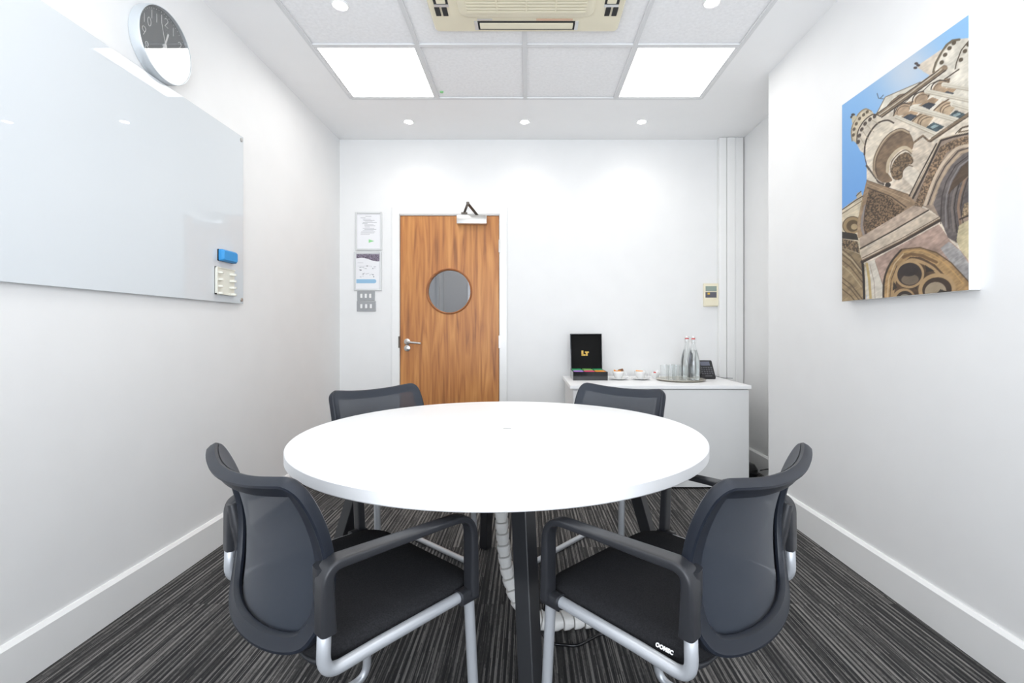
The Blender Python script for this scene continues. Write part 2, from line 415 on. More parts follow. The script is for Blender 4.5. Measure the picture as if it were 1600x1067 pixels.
# handle
def disc(bm, c, r, y0, y1, n=28):
    loft(bm, [[(c[0]+rr*math.cos(2*math.pi*i/n), y, c[1]+rr*math.sin(2*math.pi*i/n)) for i in range(n)] for rr, y in ((r, y1), (r, y0+.002), (r-.003, y0))])
hx, hz = -.995, .985
bm = B(); disc(bm, (hx, hz), .026, -.008, 0); tube(bm, fillet([(hx, -.004, hz), (hx, -.05, hz), (hx+.125, -.055, hz-.012)], .014), .0095, 12)
obj('door_handle', bm, 'chrome', door, smooth=True)
bm = B(); disc(bm, (hx, hz-.053), .026, -.008, 0); box(bm, hx-.006, hx+.006, -.014, -.006, hz-.066, hz-.042, bev=.003)
obj('keyhole_escutcheon', bm, 'chrome', door, smooth=True)
for z in (1.775, .985, .20):
    bm = B(); tube(bm, [(DX1+.006, -.014, z-.052), (DX1+.006, -.014, z+.052)], .007, 10); box(bm, DX1-.001, DX1+.014, -.018, -.012, z-.05, z+.05)
    obj('hinge', bm, 'chrome', door, smooth=True)
obj('strike_plate', bx(DX0-.013, DX0-.002, -.0175, -.004, .935, 1.03), 'dark_metal', door)
cl = obj('door_closer', bx(-.578, -.332, -.06, 0, DZ-.075, DZ-.004, bev=.004), 'chrome', door, smooth=True)
bm = B()
top = (-.47, -.19, DZ+.055)
sweep(bm, [(-.52, -.018, DZ+.024), top], (1, 0, .3), .022, .006, 8); sweep(bm, [top, (-.41, -.03, DZ-.002)], (1, 0, .3), .022, .006, 8)
box(bm, -.545, -.495, -.03, -.012, DZ+.012, DZ+.026, bev=.002); tube(bm, [(-.47, -.19, DZ+.045), (-.47, -.19, DZ+.066)], .012, 12)
obj('closer_arm', bm, 'dark_metal', cl)

# ------------------------------------------------------------------ wall items near the door
def wx(px): return (px-824)/(F/YB)
def wz(py): return CAM_H-(py-516)/(F/YB)
def snap_frame(x0, x1, z0, z1, label):
    t = empty('poster_frame', ((x0+x1)/2, YB, z0)); W, H = x1-x0, z1-z0; b = .016
    bm = B()
    box(bm, -W/2, -W/2+b, -.014, 0, 0, H, bev=.003, seg=1); box(bm, W/2-b, W/2, -.014, 0, 0, H, bev=.003, seg=1)
    box(bm, -W/2+b, W/2-b, -.014, 0, 0, b, bev=.003, seg=1); box(bm, -W/2+b, W/2-b, -.014, 0, H-b, H, bev=.003, seg=1)
    obj('frame', bm, 'alu', t)
    sheet = obj('printed_sheet', bx(-W/2+b, W/2-b, -.006, -.001, b, H-b), 'paper', t)
    tag(t, label, 'poster frame'); return t, sheet, W, H
t, s, W, H = snap_frame(wx(555.5), wx(597.5), wz(391.5), wz(331.5), 'silver snap frame holding text notice with green arrow, upper of two beside door')
bm = B(); k = 0
for z, x0, x1 in [(.93, -.3, .25), (.885, -.75, -.3), (.85, -.55, .2), (.815, -.5, .55), (.79, -.35, .35), (.755, -.55, .75), (.72, -.6, -.1), (.69, -.4, .45), (.655, -.4, .6), (.62, -.35, .1), (.59, -.55, .5), (.555, -.4, .7), (.52, -.55, .45), (.485, -.7, .6), (.45, -.75, .5), (.41, -.75, .1)]:
    zz = .016+(H-.032)*z; hw = W/2-.022; box(bm, x0*hw, x1*hw, -.0066, -.006, zz-.0014, zz+.0014)
obj('text_lines', bm, 'ink', s)
bm = B(); loft(bm, [[(.0, y, H*.20), (.045, y, H*.245), (.0, y, H*.29)] for y in (-.0066, -.006)]); obj('green_arrow', bm, 'green', s)
t, s, W, H = snap_frame(wx(553.5), wx(597), wz(454), wz(393.5), 'silver snap frame with a photo banner and pale blue bar, lower of two beside door')
hw = W/2-.020; bm = B()
pts = []; n = 14
for i in range(n+1):
    u = i/n; pts.append((-hw+2*hw*u, H*(.83-.055*u+.03*math.sin(u*5.5))))
loft(bm, [[(-hw, y, H-.02)] + [(x, y, z) for x, z in pts] + [(hw, y, H-.02)] for y in (-.0068, -.006)]); obj('photo_banner', bm, 'photo', s)
bm = B(); zc = H*.24; r = H*.052
arc = [(hw*.55+r*math.cos(a), zc+r*math.sin(a)) for a in [R(-90+18*i) for i in range(11)]]
loft(bm, [[(-hw, y, zc-r)] + [(x, y, z) for x, z in arc] + [(-hw, y, zc+r)] for y in (-.0068, -.006)]); obj('blue_bar', bm, 'paleblue', s)
bm = B(); random.seed(4)
box(bm, -hw*.9, -hw*.4, -.0066, -.006, H*.71, H*.716); box(bm, -hw*.9, hw*.3, -.0066, -.006, H*.63, H*.634)
for i in range(22):
    x = random.uniform(-.85, .7)*hw; z = H*random.uniform(.34, .62); a = random.uniform(.004, .022); box(bm, x, min(x+a, hw*.95), -.0066, -.006, z, z+random.choice((.0025, .003, .009)))
obj('small_print', bm, 'ink', s)
def switch_plate(x0, x1, z0, z1, label):
    t = empty('light_switch', ((x0+x1)/2, YB, (z0+z1)/2)); W, H = (x1-x0)/2, (z1-z0)/2
    obj('plate', bx(-W, W, -.009, 0, -H, H, bev=.003), 'switchp', t)
    for i in (-1, 0, 1): obj('rocker', bx(i*W*.50-.0085, i*W*.50+.0085, -.014, -.008, -.017, .017, bev=.002), 'white', t)
    tag(t, label, 'light switch', 'triple switches under the posters')
switch_plate(wx(558.5), wx(586), wz(469.5), wz(455), 'grey triple rocker switch plate directly under the lower poster frame')
switch_plate(wx(558), wx(587.5), wz(486.5), wz(470.5), 'grey triple rocker switch plate, the lowest item below the posters')
# thermostat
t = empty('air_conditioning_controller', (wx(1109.8), YB, wz(461)))
obj('housing', bx(-.061, .061, -.022, 0, -.095, .095, bev=.006), 'cream', t, smooth=True)
obj('display', bx(-.047, .043, -.0235, -.02, .030, .072), 'lcd', t)
obj('button_panel', bx(-.048, .043, -.0235, -.02, -.022, .024), 'slate', t)
obj('yellow_button', bx(-.032, -.012, -.026, -.0235, .002, .018, bev=.002), 'gold', t)
obj('lower_flap', bx(-.050, .058, -.026, -.02, -.088, -.040, bev=.003), 'cream', t)
tag(t, 'cream air conditioning wall controller with small grey display beside pipe casing', 'controller')

# ------------------------------------------------------------------ ceiling items
def light_panel(x0, x1, y0, y1, label):
    t = empty('ceiling_light_panel', ((x0+x1)/2, (y0+y1)/2, ZC)); a, b = (x1-x0)/2-.013, (y1-y0)/2-.013
    bm = B(); q = .010
    box(bm, -a, a, -b, -b+q, -.001, .007); box(bm, -a, a, b-q, b, -.001, .007); box(bm, -a, -a+q, -b+q, b-q, -.001, .007); box(bm, a-q, a, -b+q, b-q, -.001, .007)
    obj('bezel', bm, 'tbar', t); obj('diffuser', bx(-a+q, a-q, -b+q, b-q, .001, .006), 'panel', t)
    tag(t, label, 'ceiling light', 'square lit panels in the ceiling grid')
light_panel(GX[0], GX[1], GY[1], GY[0], 'square lit ceiling panel on the left side, above the door side')
light_panel(GX[3], GX[4], GY[1], GY[0], 'square lit ceiling panel on the right side, nearer the canvas picture')
light_panel(GX[0], GX[1], GY[4], GY[3], 'added unseen square lit ceiling panel on the left side, above the whiteboard end')  # out of view, added to brighten the near walls and chairs
light_panel(GX[3], GX[4], GY[4], GY[3], 'added unseen square lit ceiling panel on the right side, above the window end')  # second added panel out of view, lights the near end of the room
def downlight(x, y, label, z=ZC):
    t = empty('downlight', (x, y, z)); r = .042
    bm = B(); lathe(bm, [(r, .002), (r, -.002), (r-.004, -.006), (.031, -.003), (.029, .004)], 28); obj('bezel', bm, 'white', t, smooth=True)
    bm = B(); lathe(bm, [(.028, .0035), (.028, -.003), (.02, -.0045), (.0, -.005)], 24); obj('lamp', bm, 'bulb', t, smooth=True)
    l = bpy.data.lights.new('downlight_lamp', 'SPOT'); l.energy = SPOT_W; l.spot_size = R(135); l.spot_blend = .8; l.shadow_soft_size = .028; l.color = (1, .95, .88)
    lo = bpy.data.objects.new('downlight_beam', l); C.objects.link(lo); lo.parent = t; lo.location = (0, 0, -.012)
    tag(t, label, 'downlight', 'small round ceiling downlights')
downlight(-.90, 3.664, 'small round downlight beyond the left lit panel, above the poster frames')
downlight(-.02, 3.664, 'small round downlight in the middle, beyond the centre ceiling tiles')
downlight(.866, 3.664, 'small round downlight beyond the right lit panel, near the pipe casing')
downlight(-.913, 2.36, 'small round downlight set in a tile this side of the left lit panel', ZC+.007)
downlight(.893, 2.34, 'small round downlight set in a tile this side of the right lit panel', ZC+.007)
# cassette air conditioner
ac = empty('air_conditioner', (-.005, 2.05, ZC)); a = .472
bm = B(); loft(bm, [[(x, y, z) for x, y in rrect(2*w_, 2*w_, .02)] for w_, z in ((a, 0), (a, -.018), (a-.006, -.026), (.345, -.034))], cap0=True, cap1=True)
obj('fascia', bm, 'cream', ac, smooth=25)
bm = B(); loft(bm, [[(x, y, z) for x, y in rrect(2*w_, 2*w_, .05)] for w_, z in ((.326, -.030), (.326, -.043), (.318, -.047))]); gr = obj('intake_grille', bm, 'cream', ac, smooth=30)
bm = B(); box(bm, -.285, .285, -.285, .285, -.0478, -.046); obj('grille_shade_plate', bm, 'cream_dk', gr)  # flat plate, shade between the slats put into its darker colour
bm = B()
for i in range(26):
    y = -.272+i*.0218; box(bm, -.285, .285, y-.0065, y+.0065, -.054, -.0478)
for x in (-.14, 0, .14): box(bm, x-.003, x+.003, -.285, .285, -.0555, -.0478)
obj('grille_slats', bm, 'cream', gr)
for q in range(4):
    bm = B(); e = .405
    box(bm, -.245, .245, e-.034, e+.034, -.0345, -.0325)
    sl = obj('air_outlet', bm, 'dark', ac); sl.rotation_euler = (0, 0, q*math.pi/2)
    bm = B(); box(bm, -.235, .235, e-.024, e+.020, -.040, -.0345, bev=.003); v = obj('louvre', bm, 'cream', sl)
    v.rotation_euler = (0, 0, 0)
    for xa in (-.262, .245): obj('outlet_end_cap', bx(xa, xa+.017, e-.034, e+.034, -.0365, -.031), 'alu', sl)
bm = B(); box(bm, -.245, -.17, .352, .362, -.0362, -.031); obj('maker_plate', bm, 'alu', ac)
bm = B(); box(bm, .05, .23, .352, .364, -.0362, -.031); obj('warning_sticker', bm, mat('sticker_peach', srgb(225, 190, 165), .5), ac)
for sx in (-1, 1):
    for k in (0, 1):
        bm = B(); box(bm, sx*(.395+k*.035)-.012, sx*(.395+k*.035)+.012, .27, .33, -.0348, -.031); obj('corner_vent', bm, 'dark', ac)
tag(ac, 'cream square ceiling cassette air conditioner with slatted centre grille', 'air conditioner')
# tiny green detector light on a tile
bm = B(); lathe(bm, [(.012, .009), (.012, .002), (.004, .0)], 14, (-.57, 3.22, ZC)); o = obj('motion_sensor', bm, 'green', smooth=True)
tag(o, 'tiny pale green dot sensor in ceiling tile beside left lit panel', 'sensor')

# ------------------------------------------------------------------ whiteboard, eraser, pen holder, clock (left wall)
wb = empty('glass_whiteboard', (XL+.002, 1.716, 1.222))
obj('glass_panel', bx(.012, .018, -.90, .90, 0, .90, bev=.0015, seg=1), 'board', wb)
for y in (-.878, .878):
    for z in (.022, .878):
        bm = B(); n = 20
        loft(bm, [[(x, y+r*math.cos(2*math.pi*i/n), z+r*math.sin(2*math.pi*i/n)) for i in range(n)] for x, r in ((0, .008), (.0182, .008), (.0182, .0105), (.022, .0105), (.0235, .009))])
        obj('standoff_fixing', bm, 'chrome', wb, smooth=True)
tag(wb, 'large pale frameless glass whiteboard fixed to the left wall', 'whiteboard')
def lz(px, X=-1.53): return X*F/(px-824)
bx0 = XL+.018
yA, yB = lz(346, -1.515), lz(371.5, -1.51)
er = empty('whiteboard_eraser', (bx0, (yA+yB)/2, 1.455)); L2 = (yB-yA)/2
obj('felt_pad', bx(0, .008, -L2, L2, -.029, .029, bev=.002), 'satin_black', er)
bm = B(); loft(bm, [[(x, y, z) for y, z in rrect(2*l, 2*h, .008)] for x, l, h in ((.008, L2, .029), (.022, L2, .029), (.032, L2-.008, .022))]); obj('blue_grip', bm, 'blue', er, smooth=35)
tag(er, 'blue magnetic board eraser stuck on glass above the cream pen holder', 'eraser')
yA, yB = lz(340, -1.52), lz(376, -1.50)
ph = empty('pen_holder', (bx0, (yA+yB)/2, 1.326)); L2 = (yB-yA)/2
bm = B(); box(bm, 0, .006, -L2, L2, -.068, .068, bev=.002); box(bm, 0, .016, -L2, -L2+.006, -.068, .068); box(bm, 0, .014, -L2, L2, -.068, -.063); box(bm, 0, .010, -L2, L2, .063, .068)
obj('back_plate', bm, 'ivory', ph)
for sy in (-1, 1):
    for k in range(4):
        z = .046-k*.034; y0 = sy*(L2-.026)
        bm = B(); n = 10; arc = [(.004+.026*math.sin(math.pi*i/n), y0-.018*math.cos(math.pi*i/n)*1) for i in range(n+1)]
        loft(bm, [[(x, y, zz) for x, y in arc] for zz in (z, z-.010)]); obj('pen_clip', bm, 'ivory', ph)
tag(ph, 'cream plastic four slot pen holder in the lower corner of glass board', 'pen holder')
# clock
cy, cz, cr = 2.03, 2.272, .149
ck = empty('wall_clock', (XL, cy, cz)); n = 72
cring = lambda r, x: [(x, r*math.cos(2*math.pi*i/n), r*math.sin(2*math.pi*i/n)) for i in range(n)]
bm = B(); loft(bm, [cring(cr-.004, 0), cring(cr, .003), cring(cr, .041), cring(cr-.002, .044), cring(cr-.0045, .044), cring(cr-.0045, .030)], cap1=False); obj('case', bm, 'clockcase', ck, smooth=35)
bm = B(); loft(bm, [cring(cr-.005, .024), cring(cr-.005, .030)]); obj('clock_face', bm, 'clockface', ck)
bm = B(); loft(bm, [cring(cr-.0045, .0415), cring(cr-.0045, .043)]); obj('clock_glass', bm, 'clockglass', ck)
# stroke digits, unit box 1 x 2
def arcp(cx, cz_, rx, rz, a0, a1, k=14): return [(cx+rx*math.cos(R(a0+(a1-a0)*i/k)), cz_+rz*math.sin(R(a0+(a1-a0)*i/k))) for i in range(k+1)]
DG = {'0': [arcp(.5, 1, .5, 1, 0, 360, 28)], '1': [[(.5, 0), (.5, 2)]], '2': [arcp(.5, 1.5, .48, .5, 170, -20)+[(0, 0), (1, 0)]],
 '3': [arcp(.45, 1.5, .45, .5, 160, -90), arcp(.45, .5, .52, .5, 90, -160)], '4': [[(.8, 0), (.8, 2), (0, .6), (1.05, .6)]],
 '5': [[(.95, 2), (.15, 2), (.08, 1.15)]+arcp(.45, .6, .52, .6, 120, -150)], '6': [[(.75, 2), (.12, .9)]+[], arcp(.5, .55, .5, .55, 0, 360, 24)],
 '7': [[(0, 2), (1, 2), (.3, 0)]], '8': [arcp(.5, 1.5, .42, .5, 0, 360, 24), arcp(.5, .5, .5, .5, 0, 360, 24)], '9': [arcp(.5, 1.42, .5, .56, 0, 360, 24), [(.95, 1.2), (.3, 0)]]}
bm = B(); hs = .0175
for num in range(1, 13):
    a = R(90-30*num); s = str(num); adv = .026 if '1' in s else .026
    tot = adv*len(s)-.009; cx0, cz0 = .106*math.cos(a), .106*math.sin(a)
    for i, ch in enumerate(s):
        for poly in DG[ch]:
            tube(bm, [(.0306, cx0-tot/2+i*adv+x*.0175, cz0-hs+z*hs) for x, z in poly], .0010, 5)
for k in range(60):
    a = R(6*k); tube(bm, [(.0306, r*math.cos(a), r*math.sin(a)) for r in (.132, .136)], .0007, 4)
obj('numerals', bm, 'white', ck)
def hand(name, deg, L, tail, wd, x):
    a = R(90-deg); d = Vector((0, math.cos(a), math.sin(a))); bm = B()
    sweep(bm, [Vector((x, 0, 0))-d*tail, Vector((x, 0, 0))+d*L], (0, -math.sin(a), math.cos(a)), wd, .0015, 8); obj(name, bm, 'white', ck)
hand('hour_hand', 19, .066, .012, .008, .033); hand('minute_hand', 214, .10, .012, .006, .035); hand('second_hand', -14, .088, .02, .0016, .037)
bm = B(); loft(bm, [cring(.008, .03), cring(.008, .038)]); obj('hand_hub', bm, 'white', ck)
tag(ck, 'round grey faced wall clock with silver case high on left wall', 'clock')

# ------------------------------------------------------------------ canvas picture (right wall)
def picture():
    quad_px = np.array([[1313.5, 160], [1509.5, 30], [1508, 458], [1313, 469]], float)   # far-top, near-top, near-bottom, far-bottom
    uv = np.array([[0, 1], [1, 1], [1, 0], [0, 0]], float)
    A = []; b = []
    for (u, v), (x, y) in zip(uv, quad_px):
        A.append([u, v, 1, 0, 0, 0, -u*x, -v*x]); b.append(x); A.append([0, 0, 0, u, v, 1, -u*y, -v*y]); b.append(y)
    h = np.linalg.solve(np.array(A), np.array(b)); Hm = np.append(h, 1).reshape(3, 3)
    NU, NV = 300, 420
    U, V = np.meshgrid(np.linspace(0, 1, NU), np.linspace(0, 1, NV))
    D = Hm[2, 0]*U+Hm[2, 1]*V+1
    PX = (Hm[0, 0]*U+Hm[0, 1]*V+Hm[0, 2])/D; PY = (Hm[1, 0]*U+Hm[1, 1]*V+Hm[1, 2])/D
    OFF = {'A': 20, 'B': 160, 'C': 320}
    def tp(L, pts): return np.array([(1300+x*.15, OFF[L]+y*.15) for x, y in pts])
    rng = np.random.default_rng(3)
    def vnoise(s, ax=1, ay=1, rot=0):
        c, s_ = math.cos(rot), math.sin(rot); x = (PX*c+PY*s_)/s*ax; y = (-PX*s_+PY*c)/s*ay
        T = rng.random((256, 256)); xi, yi = np.floor(x).astype(int), np.floor(y).astype(int); fx, fy = x-xi, y-yi
        fx = fx*fx*(3-2*fx); fy = fy*fy*(3-2*fy); g = lambda i, j: T[i % 256, j % 256]
        return (g(xi, yi)*(1-fx)+g(xi+1, yi)*fx)*(1-fy)+(g(xi, yi+1)*(1-fx)+g(xi+1, yi+1)*fx)*fy
    n_big, n_mid, n_fine = vnoise(18), vnoise(5), vnoise(1.6)
    n_str = vnoise(2.0, .3, 1.2, R(-32))
    img = np.zeros((NV, NU, 3))
    t = np.clip((PX-1313)/(1510-1313), 0, 1); tv = np.clip((PY-40)/300, 0, 1)
    c1, c2, c3 = np.array([150, 200, 244.]), np.array([203, 217, 232.]), np.array([112, 168, 232.])
    mid = np.exp(-((t-.52)/.25)**2)*np.exp(-((PY-110)/60)**2)
    img[:] = c1*(1-tv[..., None])+c3*tv[..., None]; img = img*(1-mid[..., None])+c2*mid[..., None]
    def blend(mask, col, n=0.0, carved=0.0):
        nonlocal img
        c = np.array(col, float)[None, None, :]*np.ones_like(img)
        if n: c = c*(1+n*((n_mid-.5)*.6+(n_big-.5)*.7+(n_str-.5)*.5)[..., None])
        if carved: c = c*(1+carved*np.sign(n_fine-.5)[..., None]*np.abs(n_fine-.5)[..., None]**.5)
        m = mask[..., None]; img = img*(1-m)+c*m
    def inside(P):
        r = np.zeros(PX.shape, bool); n = len(P)
        for i in range(n):
            x0, y0 = P[i]; x1, y1 = P[(i+1) % n]
            if y0 == y1: continue
            cond = ((y0 > PY) != (y1 > PY)) & (PX < (x1-x0)*(PY-y0)/(y1-y0)+x0); r ^= cond
        return r.astype(float)
    def dist(P):
        d = np.full(PX.shape, 1e9)
        for (x0, y0), (x1, y1) in zip(P, P[1:]):
            dx, dy = x1-x0, y1-y0; q = np.clip(((PX-x0)*dx+(PY-y0)*dy)/(dx*dx+dy*dy+1e-9), 0, 1)
            d = np.minimum(d, np.hypot(PX-x0-q*dx, PY-y0-q*dy))
        return d
    def G(L, pts, col, n=.25, carved=0): blend(inside(tp(L, pts)), col, n, carved)
    def S(L, pts, wd, col, n=.1, carved=0): blend(np.clip(.5+(wd*.075-dist(tp(L, pts)))/.7, 0, 1), col, n, carved)
    def E(L, cx, cy, rx, ry, col, rot=0, n=.1, carved=0):
        c = tp(L, [(cx, cy)])[0]; a, s_ = math.cos(R(rot)), math.sin(R(rot)); dx, dy = PX-c[0], PY-c[1]
        q = np.hypot((dx*a+dy*s_)/(rx*.15), (-dx*s_+dy*a)/(ry*.15)); blend(np.clip(.5+(1-q)*min(rx, ry)*.15/.7, 0, 1), col, n, carved)
    def cr(P, closed):
        n = len(P); out = []
        for i in range(n if closed else n-1):
            g = (lambda k: np.array(P[k % n], float)) if closed else (lambda k: np.array(P[min(max(k, 0), n-1)], float))
            p0, p1, p2, p3 = g(i-1), g(i), g(i+1), g(i+2)
            for q in range(5):
                t = q/5; out.append(tuple(.5*((2*p1)+(-p0+p2)*t+(2*p0-5*p1+4*p2-p3)*t*t+(-p0+3*p1-3*p2+p3)*t**3)))
        if not closed: out.append(P[-1])
        return out
    def GS(L, pts, *a): G(L, cr(pts, True), *a)
    def SS(L, pts, *a): S(L, cr(pts, False), *a)
    def arc_pts(cx, cy, rx, ry, a0, a1, k=16): return [(cx+rx*math.cos(R(a0+(a1-a0)*i/k)), cy+ry*math.sin(R(a0+(a1-a0)*i/k))) for i in range(k+1)]
    DK, MD, BR = (66, 54, 44), (140, 120, 98), (160, 134, 104)
    # far tower
    G('A', [(870, 565), (1120, 410), (1060, 640), (1000, 672), (880, 592)], (226, 213, 195), .15)
    G('A', [(1230, 318), (1420, 305), (1420, 660), (1030, 660), (1050, 560), (1110, 440)], (230, 223, 208), .2)
    S('A', [(1035, 640), (1060, 550), (1110, 460), (1170, 370), (1230, 325), (1300, 318)], 26, (112, 100, 82)); S('A', [(1050, 620), (1080, 540), (1140, 430), (1200, 360)], 8, (215, 205, 185))
    S('A', [(1255, 640), (1270, 560), (1320, 430), (1400, 335)], 12, (90, 78, 62))
    for x, y in ((1245, 350), (1200, 402), (1155, 468), (1120, 545), (1358, 442), (1316, 530), (1395, 375)): E('A', x, y, 26, 20, (92, 80, 62), -40)
    for x, y in ((860, 540), (850, 585), (880, 560)): E('A', x, y, 20, 14, (70, 60, 62))
    S('A', [(455, 830), (470, 880), (520, 890)], 8, (80, 90, 105)); S('A', [(490, 880), (520, 850)], 7, (80, 90, 105))
    # main facade
    G('A', [(540, 868), (900, 735), (1100, 610), (1420, 640), (1420, 1200), (440, 1200), (440, 1060)], (232, 225, 210), .2)
    G('B', [(440, 100), (1420, 100), (1420, 2000), (330, 2000), (345, 640)], (226, 214, 196), .25)
    S('A', [(445, 1050), (540, 872), (900, 737)], 9, (135, 122, 105))
    G('A', [(555, 965), (600, 915), (690, 850), (745, 845), (640, 925), (570, 975)], (128, 108, 88), .3)
    S('A', [(455, 1075), (800, 850), (1150, 605)], 62, (152, 132, 108), .3); S('A', [(440, 1050), (790, 820), (1090, 625)], 10, DK); S('A', [(490, 1090), (830, 860), (1160, 630)], 13, DK); S('A', [(470, 1062), (810, 835), (1120, 612)], 7, (222, 212, 195)); S('A', [(465, 1080), (820, 850), (1140, 620)], 6, (84, 70, 56))
    S('A', [(1150, 722), (1295, 628)], 13, (80, 66, 54))
    # upper windows row
    for dx, dy in ((0, 0), (190, -110), (380, -215)):
        G('A', [(620+dx, 1080+dy), (660+dx, 1000+dy), (720+dx, 950+dy), (800+dx, 930+dy), (830+dx, 960+dy), (760+dx, 1070+dy)], (186, 160, 132), .3)
        S('A', arc_pts(735+dx, 1040+dy, 105, 92, 175, 300), 12, DK); S('A', arc_pts(740+dx, 1045+dy, 80, 68, 170, 300), 8, (110, 90, 70))
        S('A', [(790+dx, 955+dy), (820+dx, 935+dy), (790+dx, 1005+dy)], 16, (110, 92, 74))
        G('A', [(690+dx, 1095+dy), (830+dx, 1010+dy), (900+dx, 1040+dy), (810+dx, 1120+dy)], (176, 148, 118), .3)
        G('A', [(715+dx, 1095+dy), (795+dx, 1062+dy), (870+dx, 1085+dy), (800+dx, 1140+dy)], (58, 64, 74), .5)
    S('A', [(620, 1075), (665, 985), (760, 925), (820, 870), (930, 830), (1000, 765), (1100, 725), (1160, 735)], 8, DK)
    for dx, dy in ((0, 0), (230, -110)):
        G('B', [(800+dx, 215+dy), (900+dx, 120+dy), (1060+dx, 150+dy), (960+dx, 285+dy)], (196, 172, 142), .3)
        S('B', [(810+dx, 215+dy), (870+dx, 160+dy), (960+dx, 110+dy)], 14, (110, 90, 70)); S('B', arc_pts(985+dx, 225+dy, 110, 75, 170, 280), 12, (120, 98, 76)); S('B', arc_pts(1000+dx, 240+dy, 100, 66, 170, 280), 8, (90, 72, 56))
        G('B', [(950+dx, 285+dy), (1035+dx, 228+dy), (1150+dx, 282+dy), (1062+dx, 335+dy)], (70, 86, 92), .5); G('B', [(1000+dx, 278+dy), (1050+dx, 255+dy), (1090+dx, 270+dy), (1030+dx, 300+dy)], (150, 170, 172), .3)
    for p0, p1, wd in (((820, 70), (1275, 225), 58), ((1235, 50), (1420, 115), 60), ((965, -95), (1420, 30), 52), ((1140, -155), (1420, -90), 50), ((650, 150), (1045, 345), 34)):
        S('B', [p0, p1], wd, (226, 219, 203)); S('B', [(p0[0]-8, p0[1]+16), (p1[0]-8, p1[1]+16)], 8, (170, 156, 134)); S('B', [(p0[0], p0[1]-4), (p1[0], p1[1]-4)], 5, (186, 172, 150))
    S('B', [(1000, 425), (1210, 290), (1420, 150)], 34, (138, 118, 96), .4); S('B', [(985, 440), (1200, 305), (1420, 172)], 9, DK); S('B', [(1010, 395), (1200, 270), (1420, 130)], 6, (90, 75, 60))
    S('B', [(830, 435), (925, 365), (985, 425)], 22, (125, 105, 85), .3, .4)
    G('B', [(820, 470), (905, 405), (1060, 460), (800, 960), (600, 860), (730, 720), (820, 620)], (218, 203, 184), .3)
    # turret
    G('B', [(185, 330), (188, 220), (255, 95), (340, 45), (395, 72), (425, 112), (330, 170), (265, 260), (240, 410), (205, 380)], (214, 200, 174), .25)
    G('B', [(240, 410), (258, 270), (325, 175), (420, 112), (480, 130), (520, 180), (430, 230), (350, 340), (322, 520), (280, 490)], (218, 206, 188), .25)
    G('B', [(320, 520), (338, 390), (400, 270), (490, 195), (600, 195), (700, 285), (540, 370), (440, 500), (415, 720), (350, 630)], (228, 216, 197), .25)
    SS('B', [(195, 380), (190, 250), (255, 110), (330, 52), (395, 80)], 12, (150, 132, 100)); SS('B', [(243, 410), (255, 285), (320, 175), (400, 118), (445, 118), (490, 140)], 11, DK)
    SS('B', [(322, 530), (335, 400), (395, 280), (470, 205), (560, 183), (625, 215)], 17, DK); SS('B', [(345, 640), (325, 540), (330, 420)], 8, (80, 62, 60))
    for x, y in ((352, 85), (315, 112), (272, 150), (238, 203), (215, 258), (208, 318)): E('B', x, y, 20, 15, (100, 86, 68), -60)
    for x, y in ((428, 135), (380, 165), (330, 207), (295, 265), (270, 328), (258, 395)): E('B', x, y, 24, 17, (78, 66, 58), -60)
    for x0, y0, x1, y1 in ((350, 100, 385, 95), (340, 215, 420, 300), (300, 275, 370, 380), (275, 340, 335, 450), (395, 170, 470, 215)): SS('B', [(x0, y0), (x1, y1)], 6, (170, 155, 132))
    E('B', 205, 105, 20, 14, (62, 54, 48)); E('B', 188, 130, 12, 14, (62, 54, 48)); G('B', [(190, 140), (215, 110), (250, 130), (195, 200)], (205, 195, 165), .1)
    GS('B', [(415, 720), (425, 560), (500, 410), (600, 310), (700, 280), (790, 330), (830, 430), (812, 505), (760, 480), (670, 500), (580, 600), (556, 715), (610, 815), (520, 835), (450, 785)], (128, 106, 84), .35)
    SS('B', [(440, 770), (418, 700), (428, 570), (500, 420), (600, 320), (705, 285), (775, 320)], 26, (184, 164, 138)); SS('B', [(455, 760), (440, 690), (452, 570), (530, 430), (620, 345), (710, 312), (780, 350)], 8, (88, 70, 56)); SS('B', [(420, 700), (425, 565), (500, 412), (595, 312), (700, 276), (790, 318)], 6, DK)
    SS('B', [(560, 720), (575, 610), (655, 512), (740, 478), (805, 520)], 34, (206, 188, 160)); SS('B', [(595, 730), (605, 620), (680, 535), (750, 505), (810, 550)], 10, (110, 90, 70))
    GS('B', [(600, 760), (615, 640), (690, 550), (770, 530), (825, 600), (815, 650), (770, 665), (725, 715), (705, 800), (640, 810)], (118, 98, 76), .3, .45)
    G('B', [(718, 760), (735, 700), (785, 665), (835, 690), (905, 770), (830, 900), (790, 860), (715, 790)], (234, 222, 204), .2); SS('B', [(712, 780), (718, 720), (770, 670), (820, 680)], 10, (100, 80, 62))
    SS('B', [(345, 650), (380, 700), (450, 810), (520, 850)], 22, (90, 80, 72), .3, .3); G('B', [(370, 700), (440, 800), (460, 840), (365, 800)], (225, 215, 198), .1); E('B', 565, 860, 30, 26, (52, 44, 40))
    # far left lower building
    G('B', [(60, 1110), (240, 985), (240, 935), (285, 910), (300, 960), (340, 1000), (340, 2100), (60, 2100)], (214, 200, 174), .25)
    S('B', [(80, 1105), (240, 1000), (330, 950)], 10, DK); S('B', [(80, 1145), (260, 1035), (320, 1000)], 8, (110, 95, 78)); S('B', [(238, 960), (285, 915)], 10, (100, 90, 75))
    E('C', 195, 195, 100, 92, (160, 136, 100)); E('C', 200, 205, 66, 62, (100, 82, 58)); E('C', 215, 215, 34, 30, (180, 158, 122)); S('C', arc_pts(195, 200, 100, 92, 120, 330), 8, (90, 74, 56))
